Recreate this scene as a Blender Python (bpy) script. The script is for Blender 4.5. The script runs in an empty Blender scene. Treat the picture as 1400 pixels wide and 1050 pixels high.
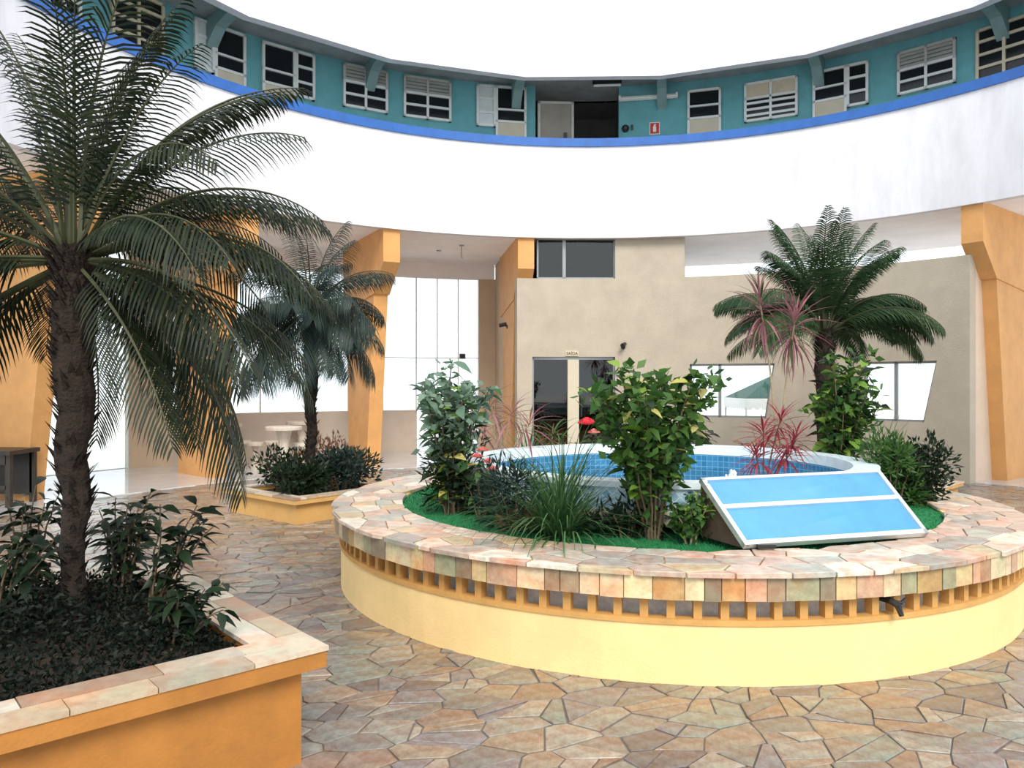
import bpy, math, random
from mathutils import Vector, Matrix
random.seed(7)
R_ = math.radians
S = bpy.context.scene
COL = S.collection

# ------------------------------------------------------------------ camera, world, sun, exposure
FPX = 1050.0          # focal length in pixels of the 1400 x 1050 frame
CAMZ = 1.5
cam_d = bpy.data.cameras.new('camera')
cam_d.sensor_width = 36.0
cam_d.lens = 36.0 * FPX / 1400.0
cam_d.clip_end = 400
cam = bpy.data.objects.new('camera', cam_d)
cam.location = (0, 0, CAMZ)
cam.rotation_euler = (R_(90), 0, 0)
COL.objects.link(cam)
S.camera = cam

w = bpy.data.worlds.new('overcast_sky')
S.world = w
w.use_nodes = True
bg = w.node_tree.nodes['Background']
bg.inputs[0].default_value = (0.88, 0.95, 1.0, 1)
bg.inputs[1].default_value = 1.35

sun_d = bpy.data.lights.new('sun', 'SUN')
sun_d.energy = 2.5
sun_d.angle = R_(26)
sun_d.color = (1.0, 0.93, 0.82)
sun = bpy.data.objects.new('sun', sun_d)
COL.objects.link(sun)
sun_dir = Vector((-0.20, 1.0, -0.95)).normalized()      # the way the light travels
sun.rotation_euler = sun_dir.to_track_quat('-Z', 'Y').to_euler()
sun.location = (4, -18, 16)

S.view_settings.view_transform = 'Standard'
S.view_settings.look = 'None'
S.view_settings.gamma = 1.0
S.view_settings.use_curve_mapping = False
S.view_settings.exposure = 0.3

# ------------------------------------------------------------------ materials
def _principled(name):
    m = bpy.data.materials.new(name)
    m.use_nodes = True
    nt = m.node_tree
    return m, nt, nt.nodes['Principled BSDF']

def ramp(nt, stops, interp='LINEAR'):
    n = nt.nodes.new('ShaderNodeValToRGB')
    n.color_ramp.interpolation = interp
    el = n.color_ramp.elements
    while len(el) < len(stops):
        el.new(0.5)
    for e, (p, c) in zip(el, stops):
        e.position = p
        e.color = (*c, 1)
    return n

def mat(name, col, rough=0.7, var=0.12, scale=6.0, bump=0.0, bscale=40.0, metal=0.0, spec=0.5, coat=0.0, stretch=None, transl=0.0):
    m, nt, b = _principled(name)
    tc = nt.nodes.new('ShaderNodeTexCoord')
    src = tc.outputs['Object']
    if stretch:
        mp = nt.nodes.new('ShaderNodeMapping')
        mp.inputs['Scale'].default_value = stretch
        nt.links.new(src, mp.inputs[0])
        src = mp.outputs[0]
    if var > 0:
        nz = nt.nodes.new('ShaderNodeTexNoise')
        nz.inputs['Scale'].default_value = scale
        nz.inputs['Detail'].default_value = 6
        nz.inputs['Roughness'].default_value = 0.65
        nt.links.new(src, nz.inputs['Vector'])
        lo = tuple(max(0, c * (1 - var)) for c in col)
        hi = tuple(min(1, c * (1 + var * 0.8)) for c in col)
        r = ramp(nt, [(0.3, lo), (0.7, hi)])
        nt.links.new(nz.outputs[0], r.inputs[0])
        nt.links.new(r.outputs[0], b.inputs['Base Color'])
    else:
        b.inputs['Base Color'].default_value = (*col, 1)
    b.inputs['Roughness'].default_value = rough
    b.inputs['Metallic'].default_value = metal
    b.inputs['Specular IOR Level'].default_value = spec
    if coat:
        b.inputs['Coat Weight'].default_value = coat
        b.inputs['Coat Roughness'].default_value = 0.15
    if bump > 0:
        n2 = nt.nodes.new('ShaderNodeTexNoise')
        n2.inputs['Scale'].default_value = bscale
        n2.inputs['Detail'].default_value = 4
        nt.links.new(src, n2.inputs['Vector'])
        bp = nt.nodes.new('ShaderNodeBump')
        bp.inputs['Strength'].default_value = bump
        bp.inputs['Distance'].default_value = 0.02
        nt.links.new(n2.outputs[0], bp.inputs['Height'])
        nt.links.new(bp.outputs[0], b.inputs['Normal'])
    return m

def leafmat(name, col, col2, rough=0.45, transl=0.3, scale=9.0):
    """leaf: principled mixed with translucent, colour varied from leaf to leaf and along it"""
    m, nt, b = _principled(name)
    oi = nt.nodes.new('ShaderNodeObjectInfo')
    ge = nt.nodes.new('ShaderNodeNewGeometry')
    ad = nt.nodes.new('ShaderNodeMath'); ad.operation = 'ADD'
    nt.links.new(oi.outputs['Random'], ad.inputs[0])
    nt.links.new(ge.outputs['Random Per Island'], ad.inputs[1])
    fr = nt.nodes.new('ShaderNodeMath'); fr.operation = 'FRACT'
    nt.links.new(ad.outputs[0], fr.inputs[0])
    r = ramp(nt, [(0.0, col), (1.0, col2)])
    nt.links.new(fr.outputs[0], r.inputs[0])
    nt.links.new(r.outputs[0], b.inputs['Base Color'])
    b.inputs['Roughness'].default_value = rough + 0.12
    b.inputs['Specular IOR Level'].default_value = 0.28
    tr = nt.nodes.new('ShaderNodeBsdfTranslucent')
    nt.links.new(r.outputs[0], tr.inputs[0])
    mx = nt.nodes.new('ShaderNodeMixShader')
    mx.inputs[0].default_value = transl
    nt.links.new(b.outputs[0], mx.inputs[1])
    nt.links.new(tr.outputs[0], mx.inputs[2])
    nt.links.new(mx.outputs[0], nt.nodes['Material Output'].inputs['Surface'])
    return m

def stonemat(name, palette, rough=0.45, nvar=0.25, bump=0.25, spec=0.5):
    m, nt, b = _principled(name)
    b.inputs['Specular IOR Level'].default_value = spec
    oi = nt.nodes.new('ShaderNodeObjectInfo')
    ge = nt.nodes.new('ShaderNodeNewGeometry')
    ad = nt.nodes.new('ShaderNodeMath'); ad.operation = 'ADD'
    nt.links.new(oi.outputs['Random'], ad.inputs[0])
    nt.links.new(ge.outputs['Random Per Island'], ad.inputs[1])
    fr = nt.nodes.new('ShaderNodeMath'); fr.operation = 'FRACT'
    nt.links.new(ad.outputs[0], fr.inputs[0])
    n = len(palette)
    r = ramp(nt, [(i / n, c) for i, c in enumerate(palette)], 'CONSTANT')
    nt.links.new(fr.outputs[0], r.inputs[0])
    tc = nt.nodes.new('ShaderNodeTexCoord')
    nz = nt.nodes.new('ShaderNodeTexNoise')
    nz.inputs['Scale'].default_value = 14
    nz.inputs['Detail'].default_value = 8
    nz.inputs['Roughness'].default_value = 0.7
    nt.links.new(tc.outputs['Object'], nz.inputs['Vector'])
    r2 = ramp(nt, [(0.3, (1 - nvar,) * 3), (0.7, (1 + nvar,) * 3)])
    nt.links.new(nz.outputs[0], r2.inputs[0])
    mx = nt.nodes.new('ShaderNodeMix'); mx.data_type = 'RGBA'; mx.blend_type = 'MULTIPLY'
    mx.inputs[0].default_value = 1.0
    nt.links.new(r.outputs[0], mx.inputs[6])
    nt.links.new(r2.outputs[0], mx.inputs[7])
    nb = nt.nodes.new('ShaderNodeTexNoise')
    nb.inputs['Scale'].default_value = 7
    nb.inputs['Detail'].default_value = 5
    nt.links.new(tc.outputs['Object'], nb.inputs['Vector'])
    r3 = ramp(nt, [(0.30, (1.22, 0.92, 0.78)), (0.5, (1.0, 1.0, 1.0)), (0.70, (0.86, 1.0, 1.0))])
    nt.links.new(nb.outputs[0], r3.inputs[0])
    m3 = nt.nodes.new('ShaderNodeMix'); m3.data_type = 'RGBA'; m3.blend_type = 'MULTIPLY'
    m3.inputs[0].default_value = 1.0
    nt.links.new(mx.outputs[2], m3.inputs[6])
    nt.links.new(r3.outputs[0], m3.inputs[7])
    nt.links.new(m3.outputs[2], b.inputs['Base Color'])
    rr = nt.nodes.new('ShaderNodeMapRange')
    rr.inputs[3].default_value = max(0.06, rough - 0.12)
    rr.inputs[4].default_value = rough + 0.15
    nt.links.new(nz.outputs[0], rr.inputs[0])
    nt.links.new(rr.outputs[0], b.inputs['Roughness'])
    bp = nt.nodes.new('ShaderNodeBump')
    bp.inputs['Strength'].default_value = bump
    bp.inputs['Distance'].default_value = 0.01
    nt.links.new(nz.outputs[0], bp.inputs['Height'])
    nt.links.new(bp.outputs[0], b.inputs['Normal'])
    return m

def glassmat(name, tint=(1, 1, 1), refl=0.10, rough=0.02):
    m = bpy.data.materials.new(name)
    m.use_nodes = True
    nt = m.node_tree
    nt.nodes.remove(nt.nodes['Principled BSDF'])
    t = nt.nodes.new('ShaderNodeBsdfTransparent')
    t.inputs[0].default_value = (*tint, 1)
    g = nt.nodes.new('ShaderNodeBsdfGlossy')
    g.inputs['Roughness'].default_value = rough
    fz = nt.nodes.new('ShaderNodeLayerWeight')
    fz.inputs[0].default_value = 0.25
    ma = nt.nodes.new('ShaderNodeMath'); ma.operation = 'MAXIMUM'
    ma.inputs[1].default_value = refl
    nt.links.new(fz.outputs['Fresnel'], ma.inputs[0])
    mx = nt.nodes.new('ShaderNodeMixShader')
    nt.links.new(ma.outputs[0], mx.inputs[0])
    nt.links.new(t.outputs[0], mx.inputs[1])
    nt.links.new(g.outputs[0], mx.inputs[2])
    nt.links.new(mx.outputs[0], nt.nodes['Material Output'].inputs['Surface'])
    return m

def tilemat(name, c1, c2, grout, size, diag=False, rough=0.2):
    m, nt, b = _principled(name)
    tc = nt.nodes.new('ShaderNodeTexCoord')
    mp = nt.nodes.new('ShaderNodeMapping')
    if diag:
        mp.inputs['Rotation'].default_value = (0, 0, R_(45))
    nt.links.new(tc.outputs['UV'], mp.inputs[0])
    br = nt.nodes.new('ShaderNodeTexBrick')
    br.offset = 0
    br.inputs['Color1'].default_value = (*c1, 1)
    br.inputs['Color2'].default_value = (*c2, 1)
    br.inputs['Mortar'].default_value = (*grout, 1)
    br.inputs['Scale'].default_value = 1.0
    br.inputs['Mortar Size'].default_value = size * 0.06
    br.inputs['Brick Width'].default_value = size
    br.inputs['Row Height'].default_value = size
    nt.links.new(mp.outputs[0], br.inputs['Vector'])
    nt.links.new(br.outputs[0], b.inputs['Base Color'])
    b.inputs['Roughness'].default_value = rough
    return m

M = {}
M['white_wall'] = mat('white_wall', (0.72, 0.72, 0.77), 0.85, 0.13, 1.6, 0.15, 60, stretch=(1.6, 1.6, 0.5))
M['soffit'] = mat('soffit', (0.90, 0.87, 0.88), 0.9, 0.08, 1.2, 0.1)
M['beige_wall'] = mat('beige_wall', (0.47, 0.41, 0.33), 0.85, 0.10, 2.5, 0.35, 70)
M['cream_wall'] = mat('cream_wall', (0.68, 0.54, 0.42), 0.85, 0.08, 2.5)
M['blue_paint'] = mat('blue_paint', (0.018, 0.11, 0.40), 0.5, 0.15, 5)
M['teal_paint'] = mat('teal_paint', (0.13, 0.38, 0.42), 0.7, 0.14, 3, 0.1)
M['beam_grey'] = mat('beam_grey', (0.22, 0.33, 0.33), 0.8, 0.15, 4)
M['grey_ceiling'] = mat('grey_ceiling', (0.34, 0.36, 0.36), 0.9, 0.2, 3)
M['orange_paint'] = mat('orange_paint', (0.68, 0.345, 0.12), 0.7, 0.12, 2.5, 0.15)
M['planter_shaded'] = mat('planter_shaded', (0.43, 0.175, 0.032), 0.75, 0.22, 3.0, 0.12, 80)  # darker copy of the planter colour, with the near box's shade put in
M['planter_lit'] = mat('planter_lit', (0.62, 0.36, 0.12), 0.75, 0.14, 3.0, 0.12, 80)  # lighter copy of the same colour, brightened for the lit far boxes
M['ring_paint'] = mat('ring_paint', (0.90, 0.66, 0.31), 0.75, 0.10, 2.0, 0.10, 70)
M['post_paint'] = mat('post_paint', (0.60, 0.33, 0.10), 0.8, 0.15, 4, 0.2)
M['mortar'] = mat('mortar', (0.15, 0.128, 0.11), 0.9, 0.3, 12, 0.4)
M['walkway_floor'] = mat('walkway_floor', (0.60, 0.59, 0.60), 0.07, 0.12, 2.0, spec=0.8)
M['flagstone'] = stonemat('flagstone', [(0.235, 0.175, 0.135), (0.185, 0.155, 0.13), (0.27, 0.195, 0.135), (0.215, 0.19, 0.16),
                                        (0.15, 0.115, 0.105), (0.26, 0.22, 0.18), (0.20, 0.165, 0.16), (0.235, 0.155, 0.11),
                                        (0.205, 0.20, 0.165), (0.30, 0.245, 0.195)], 0.20, 0.5, 0.45, 0.75)
M['cap_stone'] = stonemat('cap_stone', [(0.60, 0.45, 0.36), (0.48, 0.36, 0.29), (0.66, 0.54, 0.44), (0.36, 0.31, 0.27),
                                        (0.56, 0.38, 0.30), (0.68, 0.60, 0.50), (0.44, 0.40, 0.34), (0.52, 0.40, 0.26)], 0.38, 0.34, 0.3)
M['fascia_tile'] = stonemat('fascia_tile', [(0.60, 0.43, 0.22), (0.34, 0.24, 0.15), (0.66, 0.52, 0.34), (0.48, 0.29, 0.12), (0.70, 0.57, 0.34),
                                            (0.34, 0.31, 0.19), (0.55, 0.34, 0.22), (0.62, 0.48, 0.30), (0.27, 0.20, 0.13)], 0.55, 0.32, 0.25)
M['coping_stone'] = stonemat('coping_stone', [(0.50, 0.38, 0.26), (0.40, 0.33, 0.25), (0.60, 0.48, 0.36), (0.46, 0.40, 0.32),
                                              (0.36, 0.25, 0.18), (0.62, 0.54, 0.45)], 0.40, 0.22, 0.25)
M['soil'] = mat('soil', (0.045, 0.03, 0.02), 0.95, 0.5, 20, 0.8, 40)
M['turf'] = mat('turf', (0.01, 0.20, 0.06), 0.8, 0.25, 25, 0.7, 160)
M['inner_white'] = mat('inner_white', (0.88, 0.88, 0.88), 0.7, 0.30, 18)
M['basin_white'] = mat('basin_white', (0.66, 0.76, 0.80), 0.35, 0.10, 8)
M['basin_tile'] = tilemat('basin_tile', (0.20, 0.40, 0.58), (0.50, 0.66, 0.76), (0.62, 0.70, 0.76), 0.05, True)
M['pool_tile'] = tilemat('pool_tile', (0.02, 0.14, 0.30), (0.035, 0.19, 0.38), (0.12, 0.30, 0.44), 0.055)
M['edge_tile'] = mat('edge_tile', (0.66, 0.58, 0.44), 0.5, 0.2, 12)
M['dark_base'] = mat('dark_base', (0.10, 0.06, 0.04), 0.9, 0.3, 10)
M['water'] = glassmat('water', (0.45, 0.78, 0.92), 0.12, 0.03)
M['foam'] = mat('foam', (0.85, 0.92, 0.95), 0.3, 0.0)
M['aluminium'] = mat('aluminium', (0.74, 0.76, 0.77), 0.35, 0.05, 8, metal=0.55)
M['blue_panel'] = mat('blue_panel', (0.07, 0.28, 0.53), 0.10, 0.10, 5, coat=0.4)
M['frame_white'] = mat('frame_white', (0.72, 0.74, 0.72), 0.5, 0.06)
M['door_beige'] = mat('door_beige', (0.58, 0.52, 0.40), 0.6, 0.08, 3)
M['louver_grey'] = mat('louver_grey', (0.46, 0.46, 0.43), 0.5, 0.1)
M['louver_cream'] = mat('louver_cream', (0.60, 0.52, 0.38), 0.6, 0.1)
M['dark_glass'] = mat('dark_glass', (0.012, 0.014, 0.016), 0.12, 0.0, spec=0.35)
M['clear_glass'] = glassmat('clear_glass', (0.96, 0.98, 0.98), 0.04)
M['smoked_glass'] = glassmat('smoked_glass', (0.42, 0.44, 0.42), 0.07)
M['black_plastic'] = mat('black_plastic', (0.012, 0.012, 0.013), 0.4, 0.0)
M['grey_metal'] = mat('grey_metal', (0.30, 0.31, 0.32), 0.4, 0.05, metal=0.6)
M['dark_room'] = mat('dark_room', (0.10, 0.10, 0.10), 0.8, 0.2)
M['red_sign'] = mat('red_sign', (0.55, 0.015, 0.012), 0.5, 0.0)
M['white_paint'] = mat('white_paint', (0.80, 0.80, 0.78), 0.5, 0.0)
M['tube_white'] = mat('tube_white', (0.78, 0.80, 0.76), 0.4, 0.0)
M['concrete'] = mat('concrete', (0.62, 0.56, 0.48), 0.8, 0.15, 8, 0.2)
M['dark_wood'] = mat('dark_wood', (0.035, 0.028, 0.022), 0.45, 0.3, 4)
M['low_wall'] = mat('low_wall', (0.55, 0.47, 0.40), 0.8, 0.1, 2)
M['pier'] = mat('pier', (0.60, 0.46, 0.33), 0.85, 0.1, 2)
M['ground_out'] = mat('ground_out', (0.74, 0.72, 0.68), 0.9, 0.15, 0.5)
M['tent_green'] = mat('tent_green', (0.004, 0.065, 0.042), 0.7, 0.1)
M['tent_white'] = mat('tent_white', (0.8, 0.8, 0.78), 0.7, 0.0)
# plants
M['trunk'] = mat('palm_trunk', (0.022, 0.013, 0.008), 0.95, 0.5, 30, 0.8, 60)
M['twig'] = mat('twig', (0.14, 0.10, 0.06), 0.9, 0.3, 20, 0.3)
M['twig_pale'] = mat('twig_pale', (0.36, 0.29, 0.19), 0.9, 0.3, 20, 0.3)
M['rachis'] = mat('rachis', (0.045, 0.05, 0.018), 0.6, 0.2, 10)
M['frond_dark'] = leafmat('frond_dark', (0.006, 0.014, 0.008), (0.026, 0.036, 0.013), 0.4, 0.25)
M['frond_blue'] = leafmat('frond_blue', (0.010, 0.026, 0.028), (0.034, 0.058, 0.042), 0.4, 0.25)
M['frond_green'] = leafmat('frond_green', (0.012, 0.045, 0.018), (0.05, 0.095, 0.035), 0.4, 0.3)
M['leaf_dark'] = leafmat('leaf_dark', (0.005, 0.014, 0.007), (0.017, 0.034, 0.014), 0.3, 0.2)
M['leaf_mid'] = leafmat('leaf_mid', (0.020, 0.07, 0.015), (0.08, 0.17, 0.035), 0.35, 0.3)
M['leaf_bright'] = leafmat('leaf_bright', (0.10, 0.26, 0.03), (0.30, 0.42, 0.07), 0.35, 0.35)
M['leaf_yellow'] = leafmat('leaf_yellow', (0.45, 0.42, 0.08), (0.55, 0.48, 0.18), 0.4, 0.3)
M['leaf_grey'] = leafmat('leaf_grey', (0.10, 0.19, 0.13), (0.26, 0.36, 0.27), 0.4, 0.3)
M['leaf_red'] = leafmat('leaf_red', (0.22, 0.02, 0.035), (0.42, 0.07, 0.09), 0.4, 0.35)
M['leaf_purple'] = leafmat('leaf_purple', (0.20, 0.05, 0.09), (0.40, 0.20, 0.20), 0.4, 0.35)
M['leaf_rust'] = leafmat('leaf_rust', (0.22, 0.09, 0.05), (0.36, 0.20, 0.12), 0.5, 0.3)
M['grass_blade'] = leafmat('grass_blade', (0.02, 0.07, 0.025), (0.10, 0.20, 0.07), 0.35, 0.25)
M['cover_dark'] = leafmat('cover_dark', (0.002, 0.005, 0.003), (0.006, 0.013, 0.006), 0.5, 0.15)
M['petal_pink'] = leafmat('petal_pink', (0.75, 0.16, 0.16), (0.85, 0.38, 0.32), 0.5, 0.35)
M['petal_red'] = leafmat('petal_red', (0.70, 0.02, 0.05), (0.85, 0.10, 0.12), 0.5, 0.3)

# ------------------------------------------------------------------ mesh helpers
class MB:
    def __init__(self):
        self.v = []; self.f = []; self.uv = None
    def quad(self, a, b, c, d):
        n = len(self.v)
        self.v += [tuple(a), tuple(b), tuple(c), tuple(d)]
        self.f.append((n, n + 1, n + 2, n + 3))
    def tri(self, a, b, c):
        n = len(self.v)
        self.v += [tuple(a), tuple(b), tuple(c)]
        self.f.append((n, n + 1, n + 2))
    def hexa(self, p):
        n = len(self.v)
        self.v += [tuple(q) for q in p]
        for q in ((0, 3, 2, 1), (4, 5, 6, 7), (0, 1, 5, 4), (1, 2, 6, 5), (2, 3, 7, 6), (3, 0, 4, 7)):
            self.f.append(tuple(n + i for i in q))
    def box(self, x0, x1, y0, y1, z0, z1):
        self.hexa([(x0, y0, z0), (x1, y0, z0), (x1, y1, z0), (x0, y1, z0), (x0, y0, z1), (x1, y0, z1), (x1, y1, z1), (x0, y1, z1)])
    def prism(self, poly, h0, h1, axis='z'):
        """poly: counter-clockwise 2D outline, extruded"""
        n = len(self.v); k = len(poly)
        def mk(p, h):
            return (p[0], p[1], h) if axis == 'z' else ((p[0], h, p[1]) if axis == 'y' else (h, p[0], p[1]))
        self.v += [mk(p, h0) for p in poly] + [mk(p, h1) for p in poly]
        self.f.append(tuple(n + i for i in reversed(range(k))))
        self.f.append(tuple(n + k + i for i in range(k)))
        for i in range(k):
            j = (i + 1) % k
            self.f.append((n + i, n + j, n + k + j, n + k + i))
    def tube(self, pts, rads, seg=6, cap=True):
        pts = [Vector(p) for p in pts]
        n0 = len(self.v)
        for i, p in enumerate(pts):
            t = (pts[min(i + 1, len(pts) - 1)] - pts[max(i - 1, 0)])
            t.normalize()
            a = Vector((0, 0, 1)) if abs(t.z) < 0.9 else Vector((1, 0, 0))
            u = t.cross(a).normalized(); v = t.cross(u)
            r = rads[i] if hasattr(rads, '__len__') else rads
            for k in range(seg):
                an = 2 * math.pi * k / seg
                self.v.append(tuple(p + (u * math.cos(an) + v * math.sin(an)) * r))
        for i in range(len(pts) - 1):
            for k in range(seg):
                k2 = (k + 1) % seg
                self.f.append((n0 + i * seg + k, n0 + i * seg + k2, n0 + (i + 1) * seg + k2, n0 + (i + 1) * seg + k))
        if cap:
            self.f.append(tuple(n0 + k for k in range(seg)))
            e = n0 + (len(pts) - 1) * seg
            self.f.append(tuple(e + k for k in reversed(range(seg))))
    def lathe(self, prof, seg=32, c=(0, 0)):
        n0 = len(self.v)
        for (r, z) in prof:
            for k in range(seg):
                a = 2 * math.pi * k / seg
                self.v.append((c[0] + r * math.cos(a), c[1] + r * math.sin(a), z))
        for i in range(len(prof) - 1):
            for k in range(seg):
                k2 = (k + 1) % seg
                self.f.append((n0 + i * seg + k, n0 + i * seg + k2, n0 + (i + 1) * seg + k2, n0 + (i + 1) * seg + k))
    def arc(self, c, r0, r1, z0, z1, t0, t1, n):
        """solid arc block; angles in degrees clockwise from +Y; r0 inner, r1 outer"""
        full = abs(t1 - t0) >= 359.9
        n0 = len(self.v)
        cnt = n if full else n + 1
        for i in range(cnt):
            t = R_(t0 + (t1 - t0) * i / n)
            s, k = math.sin(t), math.cos(t)
            for (r, z) in ((r0, z0), (r1, z0), (r1, z1), (r0, z1)):
                self.v.append((c[0] + r * s, c[1] + r * k, z))
        for i in range(n):
            a = n0 + 4 * i; b = n0 + 4 * ((i + 1) % cnt)
            for q in range(4):
                q2 = (q + 1) % 4
                self.f.append((a + q, b + q, b + q2, a + q2))
        if not full:
            self.f.append((n0, n0 + 1, n0 + 2, n0 + 3))
            e = n0 + 4 * n
            self.f.append((e + 3, e + 2, e + 1, e))
    def mesh(self, name, m=None, smooth=False):
        me = bpy.data.meshes.new(name)
        me.from_pydata(self.v, [], self.f)
        if self.uv:
            ul = me.uv_layers.new(name='UVMap')
            for li, l in enumerate(me.loops):
                ul.data[li].uv = self.uv[l.vertex_index]
        if m:
            me.materials.append(M[m] if isinstance(m, str) else m)
        if smooth:
            me.polygons.foreach_set('use_smooth', [True] * len(me.polygons))
        me.update()
        return me
    def build(self, name, m, parent=None, smooth=False, fix=True):
        me = self.mesh(name, m, smooth)
        if fix and len(me.polygons) < 3000:
            import bmesh
            bm = bmesh.new(); bm.from_mesh(me)
            bmesh.ops.recalc_face_normals(bm, faces=bm.faces)
            bm.to_mesh(me); bm.free()
        return link(name, me, parent)

def link(name, me, parent=None, mw=None):
    o = bpy.data.objects.new(name, me)
    COL.objects.link(o)
    if parent is not None:
        o.parent = parent
    if mw is not None:
        o.matrix_local = mw
    return o

def tag(o, label=None, cat=None, group=None, kind=None):
    if label: o['label'] = label
    if cat: o['category'] = cat
    if group: o['group'] = group
    if kind: o['kind'] = kind
    return o

def empty(name, loc, rz=0.0):
    o = bpy.data.objects.new(name, None)
    o.empty_display_size = 0.1
    o.location = loc
    o.rotation_euler = (0, 0, rz)
    COL.objects.link(o)
    return o

def struct(o, label, cat=None):
    o['kind'] = 'structure'
    o['label'] = label
    if cat: o['category'] = cat
    return o

# ------------------------------------------------------------------ plan of the place
CA = (1.30, 7.00)      # centre of the round court
CF = (1.19, 6.34)      # centre of the fountain
RP = 7.0               # parapet radius
Z_SOFF, Z_LEDGE, Z_BAND, Z_CEIL2 = 4.16, 5.97, 7.10, 7.42
PA = [-8.5 + 20 * k for k in range(18)]   # pillar angles

def P(t, r, z=0.0, c=CA):
    a = R_(t)
    return (c[0] + r * math.sin(a), c[1] + r * math.cos(a), z)

def th(px, r, c=CA):
    """angle on the far side of the circle of radius r that a pixel column looks at"""
    k = (px - 700.0) / FPX
    A = 1 + k * k
    B = -2 * (k * c[0] + c[1])
    D = c[0] ** 2 + c[1] ** 2 - r * r
    Y = (-B + math.sqrt(max(0, B * B - 4 * A * D))) / (2 * A)
    return math.degrees(math.atan2(k * Y - c[0], Y - c[1]))

def radial(name, t, r, z=0.0, c=CA):
    """Empty on the circle: local x runs clockwise, local y outward"""
    return empty(name, P(t, r, z, c), -R_(t))

# ------------------------------------------------------------------ ground outside, floors
b = MB(); b.lathe([(0.0, -0.25), (90, -0.25)], 48, CA)
struct(b.build('ground_outside', 'ground_out'), 'pale paved ground outside the building', 'ground')

b = MB(); b.arc(CA, 7.35, 11.2, -0.2, 0.0, 0, 360, 120)
struct(b.build('floor_walkway', 'walkway_floor'), 'smooth polished floor of the covered walkway around the court', 'floor')

b = MB(); b.lathe([(0.0, -0.006), (7.45, -0.006)], 90, CA)
floor = b.build('floor', 'mortar')
struct(floor, 'crazy paving of brown, pink and grey flagstones in the court', 'floor')

b = MB(); b.arc(CA, 7.38, 7.56, -0.01, 0.012, 0, 360, 120)
struct(b.build('trim_1', 'walkway_floor'), 'flush stone border between paving and polished walkway', 'trim')

def clip(poly, px, py, nx, ny):
    """keep the side where (q - p).n <= 0"""
    out = []
    k = len(poly)
    for i in range(k):
        a = poly[i]; c = poly[(i + 1) % k]
        da = (a[0] - px) * nx + (a[1] - py) * ny
        dc = (c[0] - px) * nx + (c[1] - py) * ny
        if da <= 0: out.append(a)
        if (da < 0 < dc) or (dc < 0 < da):
            s = da / (da - dc)
            out.append((a[0] + (c[0] - a[0]) * s, a[1] + (c[1] - a[1]) * s))
    return out

def voronoi(seeds, cell, joint, keep, bounds=None):
    grid = {}
    for i, (x, y) in enumerate(seeds):
        grid.setdefault((int(math.floor(x / cell)), int(math.floor(y / cell))), []).append(i)
    res = []
    for i, (x, y) in enumerate(seeds):
        if not keep(x, y): continue
        gx, gy = int(math.floor(x / cell)), int(math.floor(y / cell))
        nb = []
        for ax in range(-2, 3):
            for ay in range(-2, 3):
                nb += grid.get((gx + ax, gy + ay), [])
        L = 1.6 * cell
        poly = [(x - L, y - L), (x + L, y - L), (x + L, y + L), (x - L, y + L)]
        ds = sorted((((seeds[j][0] - x) ** 2 + (seeds[j][1] - y) ** 2), j) for j in nb if j != i)
        for d2, j in ds:
            d = math.sqrt(d2)
            if d < 1e-6: continue
            nx, ny = (seeds[j][0] - x) / d, (seeds[j][1] - y) / d
            m = d / 2 - joint / 2
            poly = clip(poly, x + nx * m, y + ny * m, nx, ny)
            if len(poly) < 3: break
        if bounds and len(poly) >= 3:
            for (px, py, nx, ny) in bounds:
                poly = clip(poly, px, py, nx, ny)
                if len(poly) < 3: break
        if len(poly) >= 3:
            res.append(poly)
    return res

def area(p):
    return 0.5 * abs(sum(p[i][0] * p[(i + 1) % len(p)][1] - p[(i + 1) % len(p)][0] * p[i][1] for i in range(len(p))))

def clean(poly, eps=0.012):
    out = []
    for q in poly:
        if not out or math.hypot(q[0] - out[-1][0], q[1] - out[-1][1]) > eps: out.append(q)
    if len(out) > 2 and math.hypot(out[0][0] - out[-1][0], out[0][1] - out[-1][1]) <= eps: out.pop()
    return out

def stone(mb, poly, z0, z1, bev=0.004):
    """a slab with a small chamfer on its upper edge"""
    cx = sum(p[0] for p in poly) / len(poly); cy = sum(p[1] for p in poly) / len(poly)
    n0 = len(mb.v); k = len(poly)
    dz = [random.uniform(-0.0015, 0.0015) for _ in poly]
    mb.v += [(p[0], p[1], z0) for p in poly]
    mb.v += [(p[0], p[1], z1 - bev * 0.7 + d) for p, d in zip(poly, dz)]
    for p, d in zip(poly, dz):
        l = math.hypot(p[0] - cx, p[1] - cy) or 1
        s = max(0.0, 1 - bev * 1.6 / l)
        mb.v.append((cx + (p[0] - cx) * s, cy + (p[1] - cy) * s, z1 + d))
    for lay in (0, k):
        for i in range(k):
            j = (i + 1) % k
            mb.f.append((n0 + lay + i, n0 + lay + j, n0 + lay + k + j, n0 + lay + k + i))
    mb.f.append(tuple(n0 + 2 * k + i for i in range(k)))

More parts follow.
